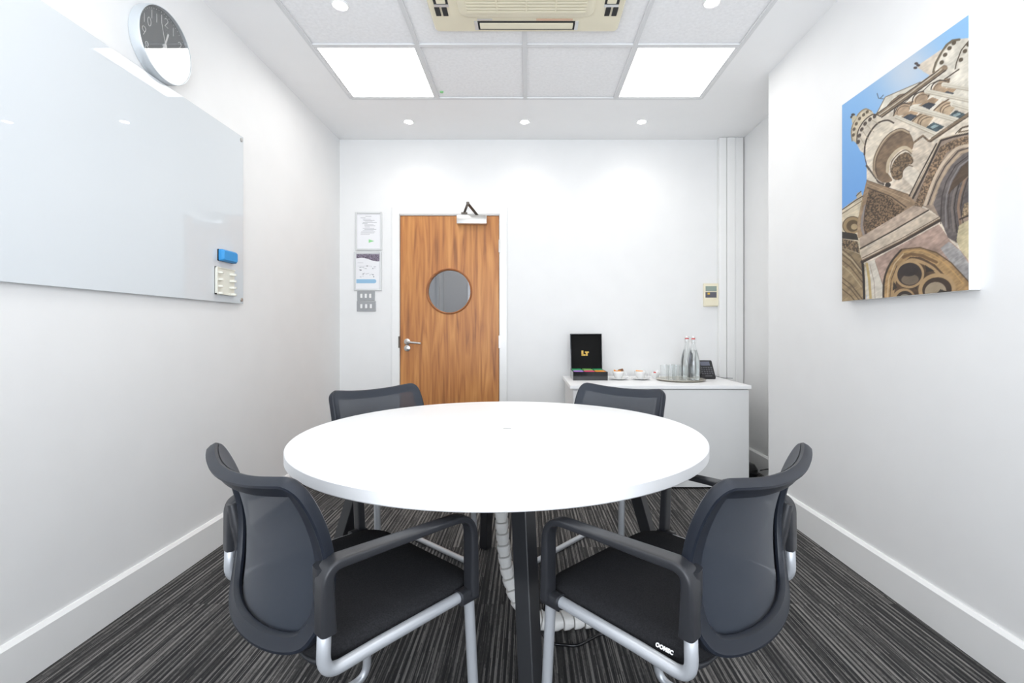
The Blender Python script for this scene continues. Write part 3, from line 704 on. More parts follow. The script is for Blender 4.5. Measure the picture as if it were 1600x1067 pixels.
    G('C', [(60, 255), (240, 290), (260, 360), (60, 330)], (48, 42, 36), .2); G('C', [(60, 330), (250, 370), (275, 500), (60, 415)], (112, 94, 72), .2, .6)
    G('C', [(60, 415), (275, 505), (320, 620), (320, 1100), (60, 1100)], (150, 130, 100), .35)
    for q in (0, 55, 120, 300, 350, 420): S('C', [(60, 420+q), (180, 520+q), (300, 680+q)], 10, (98, 80, 60)); 
    S('C', [(60, 445), (190, 560), (290, 690)], 8, (196, 180, 150)); S('C', [(60, 590), (180, 700), (290, 850)], 10, (186, 168, 134))
    # gable with carved field
    G('B', [(345, 798), (450, 840), (780, 965), (850, 1060), (900, 1110), (700, 1160), (300, 1400), (250, 1400), (245, 1250), (300, 980)], (164, 138, 110), .3)
    G('B', [(368, 890), (590, 995), (735, 1120), (700, 1160), (325, 1370), (310, 1260), (350, 1000)], (106, 86, 66), .2, .6)
    S('B', [(355, 880), (600, 985), (750, 1100)], 12, (80, 64, 52)); S('B', [(345, 800), (560, 885), (800, 985)], 7, (110, 90, 72)); S('B', [(350, 830), (560, 925), (790, 1040)], 6, (196, 170, 138))
    S('C', [(330, 0), (300, 120), (290, 220), (315, 310)], 22, (150, 140, 136)); S('C', [(350, -60), (325, 60), (315, 200), (330, 300)], 8, (84, 70, 60)); S('C', [(300, -60), (270, 120), (262, 220), (285, 320)], 9, (176, 152, 118))
    # big arch on the right
    G('B', [(1110, 405), (1250, 375), (1420, 360), (1420, 1500), (1270, 1500), (1180, 1440), (1090, 1220), (980, 1130), (850, 1060), (790, 990)], (156, 138, 122), .25)
    S('B', [(1420, 330), (1290, 350), (1330, 300), (1420, 280)], 14, (110, 92, 72)); S('B', [(1260, 360), (1310, 310), (1420, 290)], 8, DK)
    S('B', [(880, 1085), (960, 890), (1040, 700), (1135, 520), (1250, 465), (1420, 425)], 84, (128, 106, 84), .2, .55)
    S('B', [(785, 985), (900, 760), (1065, 455)], 14, DK); S('B', [(800, 975), (930, 760), (1085, 460)], 5, (190, 170, 145)); S('B', [(822, 1010), (960, 740), (1110, 425), (1240, 392), (1420, 362)], 20, (56, 46, 40)); S('B', [(805, 1000), (945, 730), (1100, 410), (1240, 375), (1420, 345)], 8, (196, 178, 152))
    SS('B', [(945, 1085), (1030, 850), (1120, 680), (1265, 520), (1420, 488)], 30, (212, 192, 168)); S('B', [(975, 1085), (1060, 860), (1150, 695), (1285, 545), (1420, 508)], 10, (62, 52, 46)); S('B', [(1005, 1085), (1090, 860), (1180, 700), (1310, 560), (1420, 530)], 22, (190, 168, 142))
    G('B', [(1030, 1085), (1115, 850), (1215, 690), (1330, 580), (1420, 550), (1420, 1100), (1330, 1190), (1270, 1490), (1180, 1440), (1090, 1220)], (104, 96, 94), .35)
    for q, wd, c in ((0, 9, (60, 52, 48)), (55, 14, (138, 132, 130)), (85, 8, (66, 56, 50)), (135, 22, (128, 118, 112)), (165, 9, (50, 42, 38)), (215, 26, (150, 124, 104)), (250, 9, (58, 46, 40))):
        S('B', [(1105+q, 1290+q*.6), (1110+q*.8, 1130), (1120+q*.85, 1000), (1165+q*.85, 850), (1260+q*.7, 690+q*.25), (1420, 575+q*.75)], wd, c)
    G('B', [(1330, 700), (1420, 620), (1420, 780), (1240, 930), (1170, 1000), (1230, 850)], (84, 68, 54), .3)
    G('C', [(1290, 250), (1420, 180), (1420, 640), (1385, 640), (1300, 500), (1265, 400)], (206, 192, 156), .25); G('C', [(1340, 30), (1420, 0), (1420, 170), (1320, 170)], (150, 130, 104), .3, .4); S('C', [(1300, 185), (1420, 140)], 16, (54, 44, 38))
    # sloping slabs
    G('C', [(268, 335), (830, 18), (980, 68), (975, 85), (280, 452)], (190, 170, 152), .25); S('C', [(278, 448), (630, 268), (980, 76)], 15, DK)
    G('C', [(282, 468), (985, 92), (1098, 150), (1090, 215), (300, 600)], (206, 190, 170), .25); S('C', [(284, 470), (480, 378)], 6, (225, 210, 190))
    S('C', [(300, 545), (690, 365), (1095, 150)], 8, (100, 82, 66)); S('C', [(296, 585), (690, 400), (1090, 188)], 34, (62, 50, 42)); S('C', [(300, 570), (690, 385), (1092, 172)], 6, (150, 122, 92))
    # wall with rose window
    G('C', [(430, 560), (1088, 225), (1200, 400), (1300, 500), (1420, 660), (1420, 1100), (500, 1100), (320, 620)], (178, 152, 138), .3); G('C', [(1100, 480), (1190, 410), (1310, 520), (1420, 700), (1420, 900), (1300, 760)], (172, 168, 166), .3)
    G('C', [(330, 600), (430, 565), (475, 740), (515, 860), (510, 1100), (345, 1100)], (216, 208, 194), .2); S('C', [(345, 610), (370, 780), (385, 1000)], 26, (196, 172, 118)); S('C', [(375, 620), (420, 800), (430, 1000)], 7, (170, 155, 140)); S('C', [(430, 580), (480, 740), (515, 850)], 6, (150, 130, 115))
    S('C', [(300, 600), (312, 760), (318, 1000)], 24, (44, 38, 34))
    P_ = [(515, 1000), (525, 780), (590, 610), (700, 478), (890, 465), (1060, 525), (1210, 640), (1400, 860), (1420, 1000)]
    G('C', P_, (170, 138, 96), .35); SS('C', P_[:4], 20, (62, 50, 40)); S('C', [(700, 472), (890, 460), (1060, 520), (1210, 632), (1400, 850)], 12, (96, 74, 52)); S('C', [(555, 1000), (570, 780), (630, 620), (720, 520)], 12, (204, 178, 140)); S('C', [(580, 1000), (595, 790), (655, 640)], 7, (80, 66, 54)); SS('C', [(720, 505), (890, 490), (1050, 560), (1200, 690), (1330, 850)], 12, (196, 158, 104))
    G('C', [(600, 1000), (612, 800), (680, 640), (790, 555), (900, 560), (1040, 640), (1150, 760), (1240, 900), (1260, 1000)], (88, 68, 50), .35)
    SS('C', [(605, 1000), (625, 820), (690, 670), (790, 590), (900, 610), (1020, 680), (1130, 800), (1200, 920)], 34, (178, 148, 108)); S('C', [(720, 555), (800, 525), (910, 545), (1060, 620)], 30, (120, 92, 62)); 
    E('C', 785, 735, 150, 145, (182, 152, 112)); E('C', 785, 735, 126, 120, (60, 50, 46)); E('C', 790, 790, 90, 55, (118, 104, 88)); E('C', 775, 690, 100, 66, (54, 46, 44))
    E('C', 1065, 905, 190, 170, (180, 150, 110)); E('C', 1065, 905, 150, 128, (66, 52, 42)); E('C', 1050, 925, 110, 100, (166, 150, 126)); G('C', [(1020, 990), (1100, 900), (1170, 930), (1230, 1050), (1000, 1050)], (58, 50, 44), .2)
    E('C', 725, 1010, 125, 130, (178, 148, 108)); E('C', 735, 1010, 96, 104, (58, 48, 42)); E('C', 735, 990, 60, 50, (150, 145, 132))
    G('C', [(945, 645), (1045, 712), (955, 722)], (56, 46, 40), .1); G('C', [(620, 800), (660, 870), (610, 900)], (60, 50, 42), .1); G('C', [(835, 880), (865, 855), (858, 900)], (60, 50, 42), .1)
    return np.clip(img, 0, 255), NU, NV
img, NU, NV = picture()
y0c, y1c, z0c, z1c = 1.583, 2.220, 1.212, 2.112
cv = empty('canvas_picture', (XR, (y0c+y1c)/2, z0c)); hy = (y1c-y0c)/2; HZ = z1c-z0c
obj('canvas_sides', bx(-.040, 0, -hy, hy, 0, HZ, bev=.002, seg=1), 'white', cv)
uu, vv = np.meshgrid(np.linspace(0, 1, NU), np.linspace(0, 1, NV))
co = np.stack([np.full(uu.shape, -.0412), hy-uu*2*hy, vv*HZ], -1).reshape(-1, 3)
ii = np.arange(NU*NV).reshape(NV, NU)
faces = np.stack([ii[:-1, :-1], ii[:-1, 1:], ii[1:, 1:], ii[1:, :-1]], -1).reshape(-1, 4)
me = bpy.data.meshes.new('printed_front'); me.vertices.add(len(co)); me.vertices.foreach_set('co', co.ravel())
me.loops.add(faces.size); me.loops.foreach_set('vertex_index', faces.ravel().astype(np.int32))
me.polygons.add(len(faces)); me.polygons.foreach_set('loop_start', np.arange(0, faces.size, 4, dtype=np.int32)); me.polygons.foreach_set('loop_total', np.full(len(faces), 4, dtype=np.int32))
me.update(); me.validate()
ca = me.color_attributes.new('print', 'FLOAT_COLOR', 'POINT')
c = img.reshape(-1, 3)/255; c = np.where(c <= .04045, c/12.92, ((c+.055)/1.055)**2.4)
ca.data.foreach_set('color', np.concatenate([c, np.ones((len(c), 1))], 1).ravel().astype(np.float32))
m, nt, p = new_mat('canvas_print'); at = nt.nodes.new('ShaderNodeAttribute'); at.attribute_name = 'print'
gm = nt.nodes.new('ShaderNodeVectorMath'); gm.operation = 'SCALE'; gm.inputs['Scale'].default_value = .82
nt.links.new(at.outputs['Color'], gm.inputs[0]); nt.links.new(gm.outputs[0], p.inputs['Base Color']); p.inputs['Roughness'].default_value = .6
link('printed_front', me, [m], cv)
tag(cv, 'deep canvas print of a stone gothic tower against blue sky on the right wall', 'picture')

# ------------------------------------------------------------------ round table
TX, TY, TR, TH, TT = -.094, 1.757, .707, .718, .035
tb = empty('round_table', (TX, TY, 0))
bm = B(); lathe(bm, [(0, TH-TT), (TR-.003, TH-TT), (TR, TH-TT+.003), (TR, TH-.003), (TR-.003, TH), (0, TH)], 128)
bmesh.ops.remove_doubles(bm, verts=bm.verts, dist=1e-3*.5)
obj('tabletop', bm, 'white_lam', tb, smooth=30)
gp = obj('cable_port', lathe(B(), [(.046, TH-.002), (.048, TH+.0012), (.044, TH+.002), (0, TH+.002)], 40), 'white', tb, smooth=30); gp.location = (.012, .0, 0)
slot = obj('port_slot', bx(-.006, .022, .012, .017, TH+.0018, TH+.0026), 'ink', gp)
for ang in (-80, 10, 100, 190):
    bm = B(); a = R(ang); d = Vector((math.cos(a), math.sin(a), 0)); s = Vector((-d.y, d.x, 0))
    rings = []
    for r_, z, hw_ in ((.455, TH-TT, .034), (.655, 0, .030)):
        c0 = d*r_; rings.append([c0+Vector((0, 0, z))+v*hw_ for v in (d, s, -d, -s)])
    loft(bm, rings); bmesh.ops.bevel(bm, geom=bm.edges[:], offset=.002, segments=1, affect='EDGES')
    obj('leg', bm, 'black_steel', tb)
bm = B()
for ang in (-80, 10):
    a = R(ang); d = Vector((math.cos(a), math.sin(a), 0)); z = TH-TT-.02
    sweep(bm, [-d*.47+Vector((0, 0, z)), d*.47+Vector((0, 0, z))], (-d.y, d.x, 0), .05, .038, 8, 6)
obj('cross_frame', bm, 'black_steel', tb)
tag(tb, 'large round white meeting table on black splayed legs', 'table')

# ------------------------------------------------------------------ chairs
def back_surf(s, t):
    """s lateral, t height -> y (forward +)"""
    yc = -.033 - (1.4 if t > .6 else .5)*(t-.60)**2
    return yc + .055*(abs(s)/.225)**2.0
def BP(s, t, off=0):
    y = back_surf(s, t); e = 1e-3
    du = Vector((2*e, back_surf(s+e, t)-back_surf(s-e, t), 0)); dv = Vector((0, back_surf(s, t+e)-back_surf(s, t-e), 2*e))
    n = dv.cross(du).normalized()   # forward-ish
    if n.y < 0: n = -n
    return Vector((s, y, t)) + n*off
def back_outline(n=96):
    ctrl = [(.0, .797), (.10, .801), (.175, .810), (.207, .812), (.226, .797), (.233, .765), (.236, .70), (.236, .63), (.230, .57), (.214, .51), (.180, .470), (.11, .452), (0, .447)]
    pts = ctrl + [(-x, y) for x, y in ctrl[-2:0:-1]]
    N_ = len(pts); out = []
    for i in range(N_):
        p0, p1, p2, p3 = [Vector((*pts[(i+k) % N_], 0)) for k in (-1, 0, 1, 2)]
        for q in range(4):
            t = q/4
            out.append(.5*((2*p1)+(-p0+p2)*t+(2*p0-5*p1+4*p2-p3)*t*t+(-p0+3*p1-3*p2+p3)*t**3))
    return [(p.x, p.y) for p in out]
def make_chair():
    root = empty('meeting_chair')
    OUT = back_outline(); N_ = len(OUT)
    # rim
    nrm = []
    for i in range(N_):
        a, b = OUT[i-1], OUT[(i+1) % N_]; tx, tz = b[0]-a[0], b[1]-a[1]; l = math.hypot(tx, tz); nrm.append((tz/l, -tx/l))
    cx_, cz_ = 0, .63
    nrm = [(nx, nz) if (cx_-x)*nx+(cz_-z)*nz > 0 else (-nx, -nz) for (nx, nz), (x, z) in zip(nrm, OUT)]
    sec = [(.000, -.006), (.0, .004), (.003, .008), (.010, .010), (.024, .009), (.033, .006), (.036, .001), (.035, -.004), (.031, -.010), (.012, -.014), (.008, -.017), (.003, -.016)]
    bm = B(); rings = [[bm.verts.new(BP(x+nx*a*(1.12 if z < .5 else 1), z+nz*a, o_)) for a, o_ in sec] for (x, z), (nx, nz) in zip(OUT, nrm)]
    K = len(sec)
    for i in range(N_):
        A_, B_ = rings[i], rings[(i+1) % N_]
        for k in range(K): bm.faces.new((A_[k], A_[(k+1) % K], B_[(k+1) % K], B_[k]))
    br = obj('backrest_frame', bm, 'rim', root, smooth=38)
    # mesh panel
    bm = B(); c0 = (0, .63); levels = [1, .93, .85, .68, .5, .32, .15]
    inner = [(x+nx*.006, z+nz*.006) for (x, z), (nx, nz) in zip(OUT, nrm)]
    prev = None
    for lv in levels:
        rg = [bm.verts.new(BP(c0[0]+(x-c0[0])*lv, c0[1]+(z-c0[1])*lv, .0105)) for x, z in inner]
        if prev:
            for i in range(N_): j = (i+1) % N_; bm.faces.new((prev[i], prev[j], rg[j], rg[i]))
        prev = rg
    cvt = bm.verts.new(BP(*c0, .0105))
    for i in range(N_): bm.faces.new((prev[i], prev[(i+1) % N_], cvt))
    obj('backrest_mesh', bm, 'mesh', root, smooth='all')
    # seat cushion
    bm = B(); rings = []
    def so(inset, z, n=8):
        r = max(.075-inset*.6, .02); pts = rrect(.462-2*inset, .405-2*inset, r, n, 0, .2025)
        return [Vector((x, y, z - (.30*max(0, y-.31)**1.5 if z > .43 else .12*max(0, y-.31)) + .016)) for x, y in pts]
    for ins, z in ((.02, .428), (.004, .432), (0, .440), (0, .452), (.006, .464), (.020, .472), (.06, .475), (.12, .472), (.18, .469)): rings.append(so(ins, z))
    loft(bm, rings); obj('seat', bm, 'seat', root, smooth='all')
    bm = B(); loft(bm, [so(.05, .405), so(.012, .412), so(.004, .422), so(.006, .429)]); obj('seat_shell', bm, 'plastic', root, smooth='all')
    # silver tube frame
    for sx in (-1, 1):
        x = sx*.252
        pts = fillet([(x, 0, .58), (x, -.004, .455), (x*.985, .11, .458), (x*.965, .352, .461), (x*.99, .375, .0125), (x, -.145, .0125), (0, -.145, .0125)], [.034, .12, .028, .05, .05], 7)
        bm = B(); tube(bm, pts, .0125, 14); obj('tube_leg', bm, 'silver', root, smooth='all')
    for sx in (-1, 1):
        x = sx*.252
        raw = [(x, .001, .532), (x, -.002, .655), (x+sx*.006, .345, .652), (x+sx*.002, .352, .462)]
        pts = fillet(raw, [.030, .055], 8); n = len(pts); W_, T_ = [], []
        for i, p in enumerate(pts):
            if p.z < .62 and p.y < .1: W_.append(.036); T_.append(.036)
            elif p.y < .03: W_.append(.040); T_.append(.020)
            elif p.y < .30: W_.append(.036); T_.append(.013)
            elif p.z > .60: W_.append(.034); T_.append(.017)
            else: W_.append(.036); T_.append(.022)
        # smooth widths and insert intermediate points
        P2, W2, T2 = [], [], []
        for i in range(n-1):
            k = max(1, int((pts[i+1]-pts[i]).length/.02))
            for q in range(k):
                t = q/k; P2.append(pts[i].lerp(pts[i+1], t)); W2.append(W_[i]+(W_[i+1]-W_[i])*t); T2.append(T_[i]+(T_[i+1]-T_[i])*t)
        P2.append(pts[-1]); W2.append(W_[-1]); T2.append(T_[-1])
        sm = lambda A_: [sum(A_[max(0, i-2):i+3])/len(A_[max(0, i-2):i+3]) for i in range(len(A_))]
        bm = B(); sweep(bm, P2, (1, 0, 0), sm(sm(W2)), sm(sm(T2)), 24, 5)
        # flange reaching the back frame and clamp at the seat
        sweep(bm, [(x-sx*.022, .012, .515), (x-sx*.024, .012, .55), (x-sx*.020, .006, .60), (x-sx*.014, -.002, .650)], (1, 0, 0), [.034, .044, .040, .030], [.022, .026, .030, .022], 16, 3)
        sweep(bm, [(x-sx*.004, .318, .461), (x-sx*.004, .366, .461)], (1, 0, 0), .034, .032, 16, 3.5)
        obj('armrest', bm, 'plastic', root, smooth=50)
    return root
chair0 = make_chair()
G_ = 'mesh back meeting chairs around the round table'
def place(o, x, y, deg, label):
    o.location = (x, y, 0); o.rotation_euler = (0, 0, R(deg-90)); tag(o, label, 'chair', G_); return o
ch_nl = place(chair0, -.555, 1.045, 48.3, 'near left mesh back chair below the whiteboard, its back towards us')
ch_nr = place(copy_tree(chair0), .474, 1.04, 133.5, 'near right mesh back chair below the canvas picture, white letters on its seat edge')
ch_fl = place(copy_tree(chair0), -.68, 2.25, -40.6, 'far left mesh back chair behind the table, its backrest in front of the door')
ch_fr = place(copy_tree(chair0), .418, 2.284, 228, 'far right mesh back chair behind the table, its backrest in front of the white cabinet')
# white letters on the seat edge of the near right chair
fc = bpy.data.curves.new('seat_lettering', 'FONT'); fc.body = 'OOMEC'; fc.size = .0095; fc.extrude = .0006; fc.offset = .0006; fc.space_character = 1.12
tmp = bpy.data.objects.new('tmp_text', fc); C.objects.link(tmp); bpy.context.view_layer.update()
tm = bpy.data.meshes.new_from_object(tmp); bpy.data.objects.remove(tmp)
lt = link('seat_lettering', tm, 'white', ch_nr); lt['label'] = 'small white letters on the seat edge'
lt.rotation_euler = (R(62), 0, R(-90)); lt.location = (-.2395, .078, .4725)

# ------------------------------------------------------------------ cable spine and cables
sp = tag(empty('cable_spine', (TX, TY, 0)), 'white segmented cable spine curling from under the table to the floor', 'cable spine')
way = [(0, 0, .68), (.0, 0, .56), (.0, .0, .42), (.008, -.005, .30), (.025, -.01, .20), (.06, -.02, .11), (.11, -.02, .055), (.17, -.015, .034), (.25, .0, .03), (.33, .01, .03), (.40, .02, .03), (.45, .03, .028)]
wp = [Vector(p) for p in way]; dense = []
for i in range(len(wp)-1):
    p0, p1, p2, p3 = wp[max(i-1, 0)], wp[i], wp[i+1], wp[min(i+2, len(wp)-1)]
    for q in range(20):
        t = q/20; dense.append(.5*((2*p1)+(-p0+p2)*t+(2*p0-5*p1+4*p2-p3)*t*t+(-p0+3*p1-3*p2+p3)*t**3))
cum = [0]
for a, b in zip(dense, dense[1:]): cum.append(cum[-1]+(b-a).length)
def along(d):
    for i in range(len(cum)-1):
        if cum[i+1] >= d: return dense[i].lerp(dense[i+1], (d-cum[i])/(cum[i+1]-cum[i]+1e-9)), (dense[i+1]-dense[i]).normalized()
    return dense[-1], (dense[-1]-dense[-2]).normalized()
d_ = .01; seg = .040
while d_ < cum[-1]-seg:
    p0, t0 = along(d_); p1, t1 = along(d_+seg*.93); up = Vector((0, 1, .01))
    s0 = Vector((.0, 1, 0)); bm = B()
    f = (p0.z-.05)/.6; hh = .041
    rings = []
    for p_, t_, k in ((p0, t0, 1.0), (p0.lerp(p1, .5), t0, .97), (p1, t1, .78)):
        s_ = (s0-t_*s0.dot(t_)).normalized(); n_ = t_.cross(s_)
        rings.append([p_+s_*(hh*k*math.copysign(abs(math.cos(a))**.7, math.cos(a)))+n_*(.024*k*math.copysign(abs(math.sin(a))**.7, math.sin(a))) for a in [2*math.pi*(i+.5)/14 for i in range(14)]])
    loft(bm, rings); obj('spine_link', bm, 'spine', sp, smooth=50); d_ += seg
def cable(name, pts, r, m, label, cat='cable', rad=.06):
    o = obj(name, tube(B(), fillet(pts, rad, 6), r, 8), m, smooth='all'); return tag(o, label, cat)
cable('floor_cable', [(.075, 1.80, .10), (.045, 1.72, .012), (.075, 1.66, .006), (.17, 1.645, .006), (.255, 1.71, .006), (.35, 1.73, .006), (.47, 1.70, .006)], .0055, 'gloss_black', 'black cable curving over the carpet in front of the white cable spine')

# ------------------------------------------------------------------ cabinet
CX0, CX1, CY0, CY1, CH = .290, 1.520, 3.28, 3.99, .706
cb = empty('storage_cabinet', ((CX0+CX1)/2, (CY0+CY1)/2, 0)); hw, hd = (CX1-CX0)/2, (CY1-CY0)/2
bm = B(); box(bm, -hw+.02, hw-.012, -hd+.03, hd, .012, CH-.026)
obj('body', bm, 'cab', cb)
obj('shadow_plinth', bx(-hw+.04, hw-.04, -hd+.05, hd, 0, .012), 'dark', cb)  # low base, the shadow line under the cabinet put into its dark colour
obj('worktop', bx(-hw, hw, -hd, hd, CH-.024, CH, bev=.0015, seg=1), 'white_lam', cb)
obj('door', bx(-hw+.022, -.002, -hd+.010, -hd+.030, .014, CH-.036, bev=.001, seg=1), 'cab', cb)
obj('door', bx(.002, hw-.013, -hd+.010, -hd+.030, .014, CH-.031, bev=.001, seg=1), 'cab', cb)
obj('lock', lathe(B(), [(.008, 0), (.008, .004), (.004, .005)], 14), 'chrome', cb).matrix_local = Matrix.Translation((-hw+.05, -hd+.0100, CH-.06)) @ Matrix.Rotation(R(90), 4, 'X')
tag(cb, 'white two door storage cabinet against the back wall', 'cabinet')
# black round thing on the floor beside the cabinet
bm = B(); lathe(bm, [(.0, .0), (.075, .0), (.085, .02), (.082, .055), (.06, .088), (.03, .10), (0, .102)], 28, (1.625, 3.60, 0)); o = obj('cable_reel', bm, 'gloss_black', smooth='all')
tag(o, 'glossy black domed cable reel on the floor between cabinet and side wall', 'cable reel')
cable('power_cord', [(1.715, 3.56, .05), (1.71, 3.45, .09), (1.74, 3.33, .13), (1.748, 3.15, .14)], .004, 'gloss_black', 'thin black cord rising from the domed reel along the skirting')

# ------------------------------------------------------------------ things on the cabinet
def on(px, py, z=CH):
    y = (CAM_H-z)*F/(py-516); return (px-824)*y/F, y
# tea box
tx0 = .342; ty0 = 3.61; tw, tdp, thh = .258, .27, .064
t = empty('tea_box', (tx0+tw/2, ty0+tdp/2, CH)); hw, hd = tw/2, tdp/2
bm = B(); k = .006
box(bm, -hw, hw, -hd, -hd+k, 0, thh); box(bm, -hw, hw, hd-k, hd, 0, thh); box(bm, -hw, -hw+k, -hd+k, hd-k, 0, thh); box(bm, hw-k, hw, -hd+k, hd-k, 0, thh); box(bm, -hw+k, hw-k, -hd+k, hd-k, 0, .006)
obj('body', bm, 'gloss_black', t)
bm = B()
for x in (-.042, .042): box(bm, x-.0015, x+.0015, -hd+k, hd-k, .006, thh-.003)
box(bm, -hw+k, hw-k, -.0015, .0015, .006, thh-.003); obj('divider', bm, 'satin_black', t)
lid = obj('lid', bx(-hw+.004, hw-.004, 0, .006, 0, .29), 'satin_black', t); lid.location = (0, hd-.002, thh-.012); lid.rotation_euler = (R(-7), 0, 0)
bm = B(); e = .006
box(bm, -hw+.002, -hw+.008, -.022, .006, 0, .292); box(bm, hw-.008, hw-.002, -.022, .006, 0, .292); box(bm, -hw+.002, hw-.002, -.022, .006, .288, .294)
obj('lid_rim', bm, 'gloss_black', lid)
bm = B(); y = -.0015; 
def lt_(x0, x1, z0, z1): box(bm, x0, x1, -.0022, -.0002, z0, z1)
lt_(-.036, -.020, .118, .160); lt_(-.036, -.004, .118, .131); lt_(-.008, .024, .142, .152); lt_(.000, .014, .118, .142)
obj('gold_lettering', bm, 'gold', lid)
tag(t, 'open black tea box with gold letters LT inside its lid', 'tea box')
cols = [['sachet_purple', 'sachet_pink', 'sachet_orange'], ['sachet_green', 'sachet_lime', 'sachet_green']]
names = [['purple', 'pink', 'orange'], ['dark green', 'lime green', 'mid green']]
proto = None
for r_ in range(2):
    for c_ in range(3):
        bm = B(); w_ = .074; d2 = .112; loft(bm, [[(x, y, z) for x, y in rrect(a_, b_, .004, 2)] for a_, b_, z in ((w_, d2, 0), (w_, d2, .040), (w_-.006, d2-.006, .0455))])
        o = obj('tea_sachet', bm, cols[r_][c_]); o.location = (t.location.x+(c_-1)*.0825, t.location.y-hd+.070+r_*.129, CH+.020+r_*.004)
        tag(o, f'{names[r_][c_]} tea sachet pack in the {"front" if r_ == 0 else "back"} row of the black tea box', 'tea sachet', 'sachet packs in the tea box')
# cups with saucers
def cup_mesh():
    c = empty('tea_cup')
    bm = B(); lathe(bm, [(0, 0), (.020, 0), (.022, .006), (.034, .022), (.042, .045), (.0445, .060), (.0425, .060), (.040, .046), (.031, .024), (.014, .010), (0, .009)], 32); obj('bowl', bm, 'china', c, smooth='all')
    bm = B(); tube(bm, fillet([(.038, 0, .048), (.066, 0, .050), (.060, 0, .018), (.032, 0, .022)], .014, 5), .003, 8); obj('handle', bm, 'china', c, smooth='all')
    return c
def saucer_mesh():
    bm = B(); lathe(bm, [(0, .001), (.030, .0), (.045, .004), (.074, .014), (.075, .0155), (.072, .0155), (.044, .0075), (.03, .005), (0, .005)], 36); return obj('saucer', bm, 'china', smooth='all')
cup0 = cup_mesh(); sau0 = saucer_mesh()
def sachet(x, y, z, m, rot, label, w_=.05, h_=.03):
    bm = B(); loft(bm, [[(a, b, zz) for a, b in rrect(w_*k_, h_*k_, .003, 2)] for k_, zz in ((.96, -.003), (1, 0), (.96, .003))]); o = obj('sugar_sachet', bm, m); o.location = (x, y, z); o.rotation_euler = rot
    tag(o, label, 'sachet', 'sachets and biscuits in the cups'); return o
for i, (px, py, lab) in enumerate(((967, 593, 'the tea box'), (1001, 593, 'the glasses tray'))):
    x, y = on(px, py)
    s = sau0 if i == 0 else copy_tree(sau0); s.location = (x, y, CH); tag(s, f'white china saucer under the cup nearer {lab}', 'saucer', 'white saucers on the cabinet')
    c = cup0 if i == 0 else copy_tree(cup0); c.location = (x-.004, y, CH+.0055); c.rotation_euler = (0, 0, R(-15)); tag(c, f'white china cup holding sachets, nearer {lab}', 'cup', 'white cups on the cabinet')
    if i == 0:
        sachet(x-.022, y, CH+.058, 'sachet_orange', (R(50), R(25), R(20)), 'orange wrapped sachet in the cup beside the tea box', .04, .026)
        sachet(x+.016, y+.006, CH+.066, 'sachet_brown', (R(60), R(-15), R(-10)), 'brown wrapped sachet standing highest in the cup beside tea box', .04, .03)
        sachet(x+.002, y-.012, CH+.060, 'sachet_amber', (R(60), R(10), R(30)), 'amber sachet at the front of the cup beside the tea box', .036, .022)
    else:
        sachet(x-.008, y, CH+.060, 'sachet_amber', (R(25), R(5), R(0)), 'yellow sachet lying across the cup nearer the glasses', .056, .03)
# small sugar bowl
x, y = on(1024, 591)
bm = B(); lathe(bm, [(0, 0), (.018, 0), (.026, .012), (.033, .036), (.034, .044), (.032, .044), (.024, .014), (0, .008)], 28, (x, y, CH)); o = obj('sugar_bowl', bm, 'china', smooth='all')
tag(o, 'small white sugar bowl between the second cup and the tray', 'bowl')
sachet(x-.004, y, CH+.044, 'red', (R(50), R(10), R(20)), 'small red sachet sticking out of the sugar bowl', .022, .014)
sachet(x+.008, y+.006, CH+.048, 'paper', (R(60), R(-30), R(-20)), 'white paper sachet leaning in the sugar bowl', .04, .02)
# tray with glasses and bottles
x, y = 1.145, 3.615
bm = B(); lathe(bm, [(0, .003), (.14, .003), (.165, .012), (.178, .014), (.179, .012), (.166, .008), (.145, 0), (0, 0)], 56, (x, y, CH)); o = obj('serving_tray', bm, 'tray', smooth='all')
tag(o, 'round silver tray carrying the glasses and water bottles on cabinet', 'tray')
TZ = CH+.0035
def tumbler():
    bm = B(); lathe(bm, [(0, 0), (.026, 0), (.029, .004), (.033, .112), (.0315, .112), (.0272, .010), (0, .009)], 32); return obj('drinking_glass', bm, 'tumbler', smooth=50)
g0 = tumbler()
gl = [(-.125, -.02, 'leftmost at the tray edge'), (-.085, -.075, 'front left of the group'), (-.062, .045, 'at the back left of the group'), (-.040, -.030, 'centre of the group'), (-.012, -.105, 'front, nearest the cabinet edge'), (-.012, .075, 'at the back beside the bottles')]
for i, (dx, dy, lab) in enumerate(gl):
    g = g0 if i == 0 else copy_tree(g0); g.location = (x+dx, y+dy, TZ); tag(g, f'clear straight tumbler on the silver tray, {lab}', 'glass', 'clear tumblers on the tray')
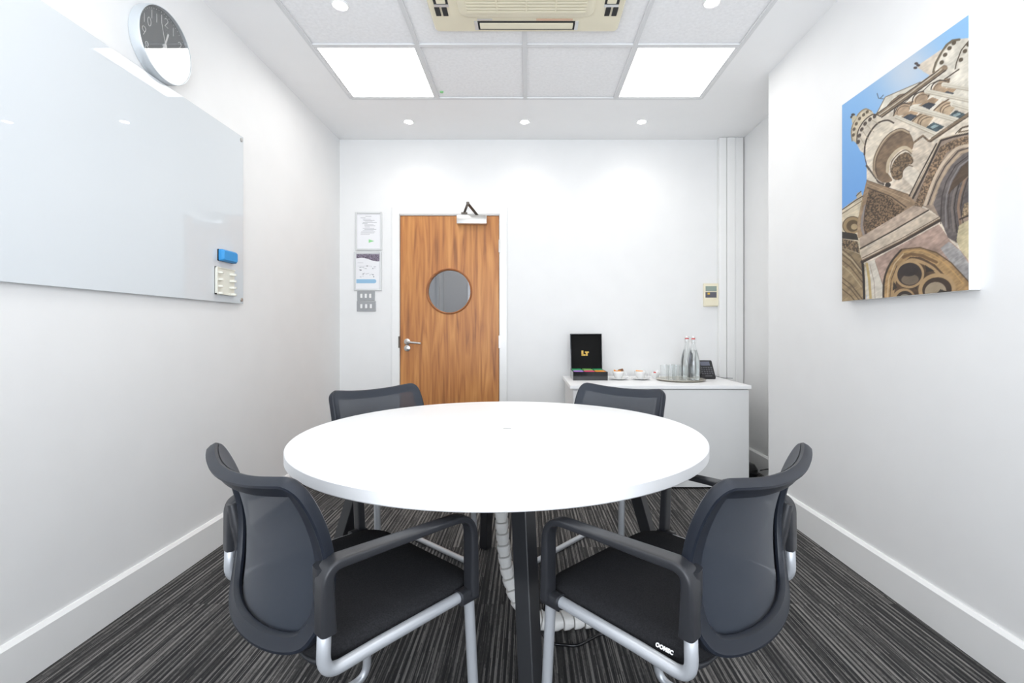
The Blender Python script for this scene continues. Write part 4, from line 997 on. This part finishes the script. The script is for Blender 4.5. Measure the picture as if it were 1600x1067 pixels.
def bottle():
    b = empty('water_bottle')
    prof = [(.042, 0), (.046, .006), (.0465, .125), (.044, .155), (.034, .200), (.020, .245), (.0135, .272), (.0135, .295), (.016, .297), (.016, .305), (.0125, .306)]
    bm = B(); lathe(bm, [(0, 0)]+prof+[(.0115, .30), (.0115, .272), (.018, .243), (.032, .198), (.042, .153), (.044, .125), (.044, .008), (0, .006)], 36); obj('glass_body', bm, 'bottleglass', b, smooth=50)
    bm = B(); lathe(bm, [(0, .0065), (.0432, .0085), (.0432, .125), (.0412, .153), (.0312, .198), (.0235, .225), (0, .2252)], 36); obj('water', bm, 'water', b, smooth=50)
    bm = B(); lathe(bm, [(.0, .304), (.014, .304), (.0145, .309), (.010, .313)], 20); obj('red_seal', bm, 'red', b, smooth=True)
    bm = B(); lathe(bm, [(.0, .312), (.011, .312), (.012, .320), (.008, .326), (0, .327)], 20); obj('stopper', bm, 'china', b, smooth=True)
    bm = B()
    for s in (-1, 1): tube(bm, fillet([(s*.012, 0, .322), (s*.020, 0, .316), (s*.018, -.004, .282), (s*.014, -.006, .276)], .004, 4), .0013, 6)
    tube(bm, [(.0145*math.cos(a), .0145*math.sin(a), .280) for a in [2*math.pi*i/20 for i in range(21)]], .0013, 6); obj('swing_wire', bm, 'chrome', b)
    return b
b0 = bottle(); b0.location = (x+.076, y-.055, TZ); tag(b0, 'swing top glass water bottle with red seal, the right one in front', 'bottle', 'water bottles on the tray')
b1 = copy_tree(b0); b1.location = (x+.064, y+.050, TZ); tag(b1, 'swing top glass water bottle with red seal, the left one behind', 'bottle', 'water bottles on the tray')
# telephone
x, y = on(1103, 592)
tp_ = empty('desk_telephone', (x+.002, y+.06, CH)); tp_.rotation_euler = (0, 0, R(-6))
bm = B(); loft(bm, [[(xx, a, b) for a, b in ((-.07, 0), (-.075, .014), (.052, .138), (.066, .130), (.05, .0))] for xx in (-.055, .075)]); bmesh.ops.bevel(bm, geom=bm.edges[:], offset=.004, segments=2, affect='EDGES'); obj('base', bm, 'phone', tp_, smooth=30)
sl = math.atan2(.124, .127)
fr = empty('face_frame'); C.objects.unlink(fr); bpy.data.objects.remove(fr)
def face_obj(name, bm, m):
    o = obj(name, bm, m, tp_); o.location = (0, -.075, .014); o.rotation_euler = (sl, 0, 0); return o
face_obj('display', bx(-.018, .052, .118, .160, .0, .003), 'screen')
bm = B(); n = 0
for r_ in range(4):
    for c_ in range(5):
        box(bm, -.022+c_*.018, -.010+c_*.018, .030+r_*.020, .041+r_*.020, 0, .004)
keys = face_obj('keypad', bm, 'key')
hs_ = face_obj('handset', bx(-.054, -.026, .008, .168, .004, .026, bev=.008), 'phone')
face_obj('name_strip', bx(.0, .05, .010, .018, .0, .002), 'key')
tag(tp_, 'black desk telephone leaning back on the cabinet beside the bottles', 'telephone')
cable('telephone_cord', [(x+.06, y+.06, CH+.02), (x+.10, y+.07, CH+.016), (x+.15, y+.02, CH+.004), (x+.21, y+.01, CH+.004)], .002, 'gloss_black', 'thin black cord trailing from the telephone over the cabinet top', rad=.02)
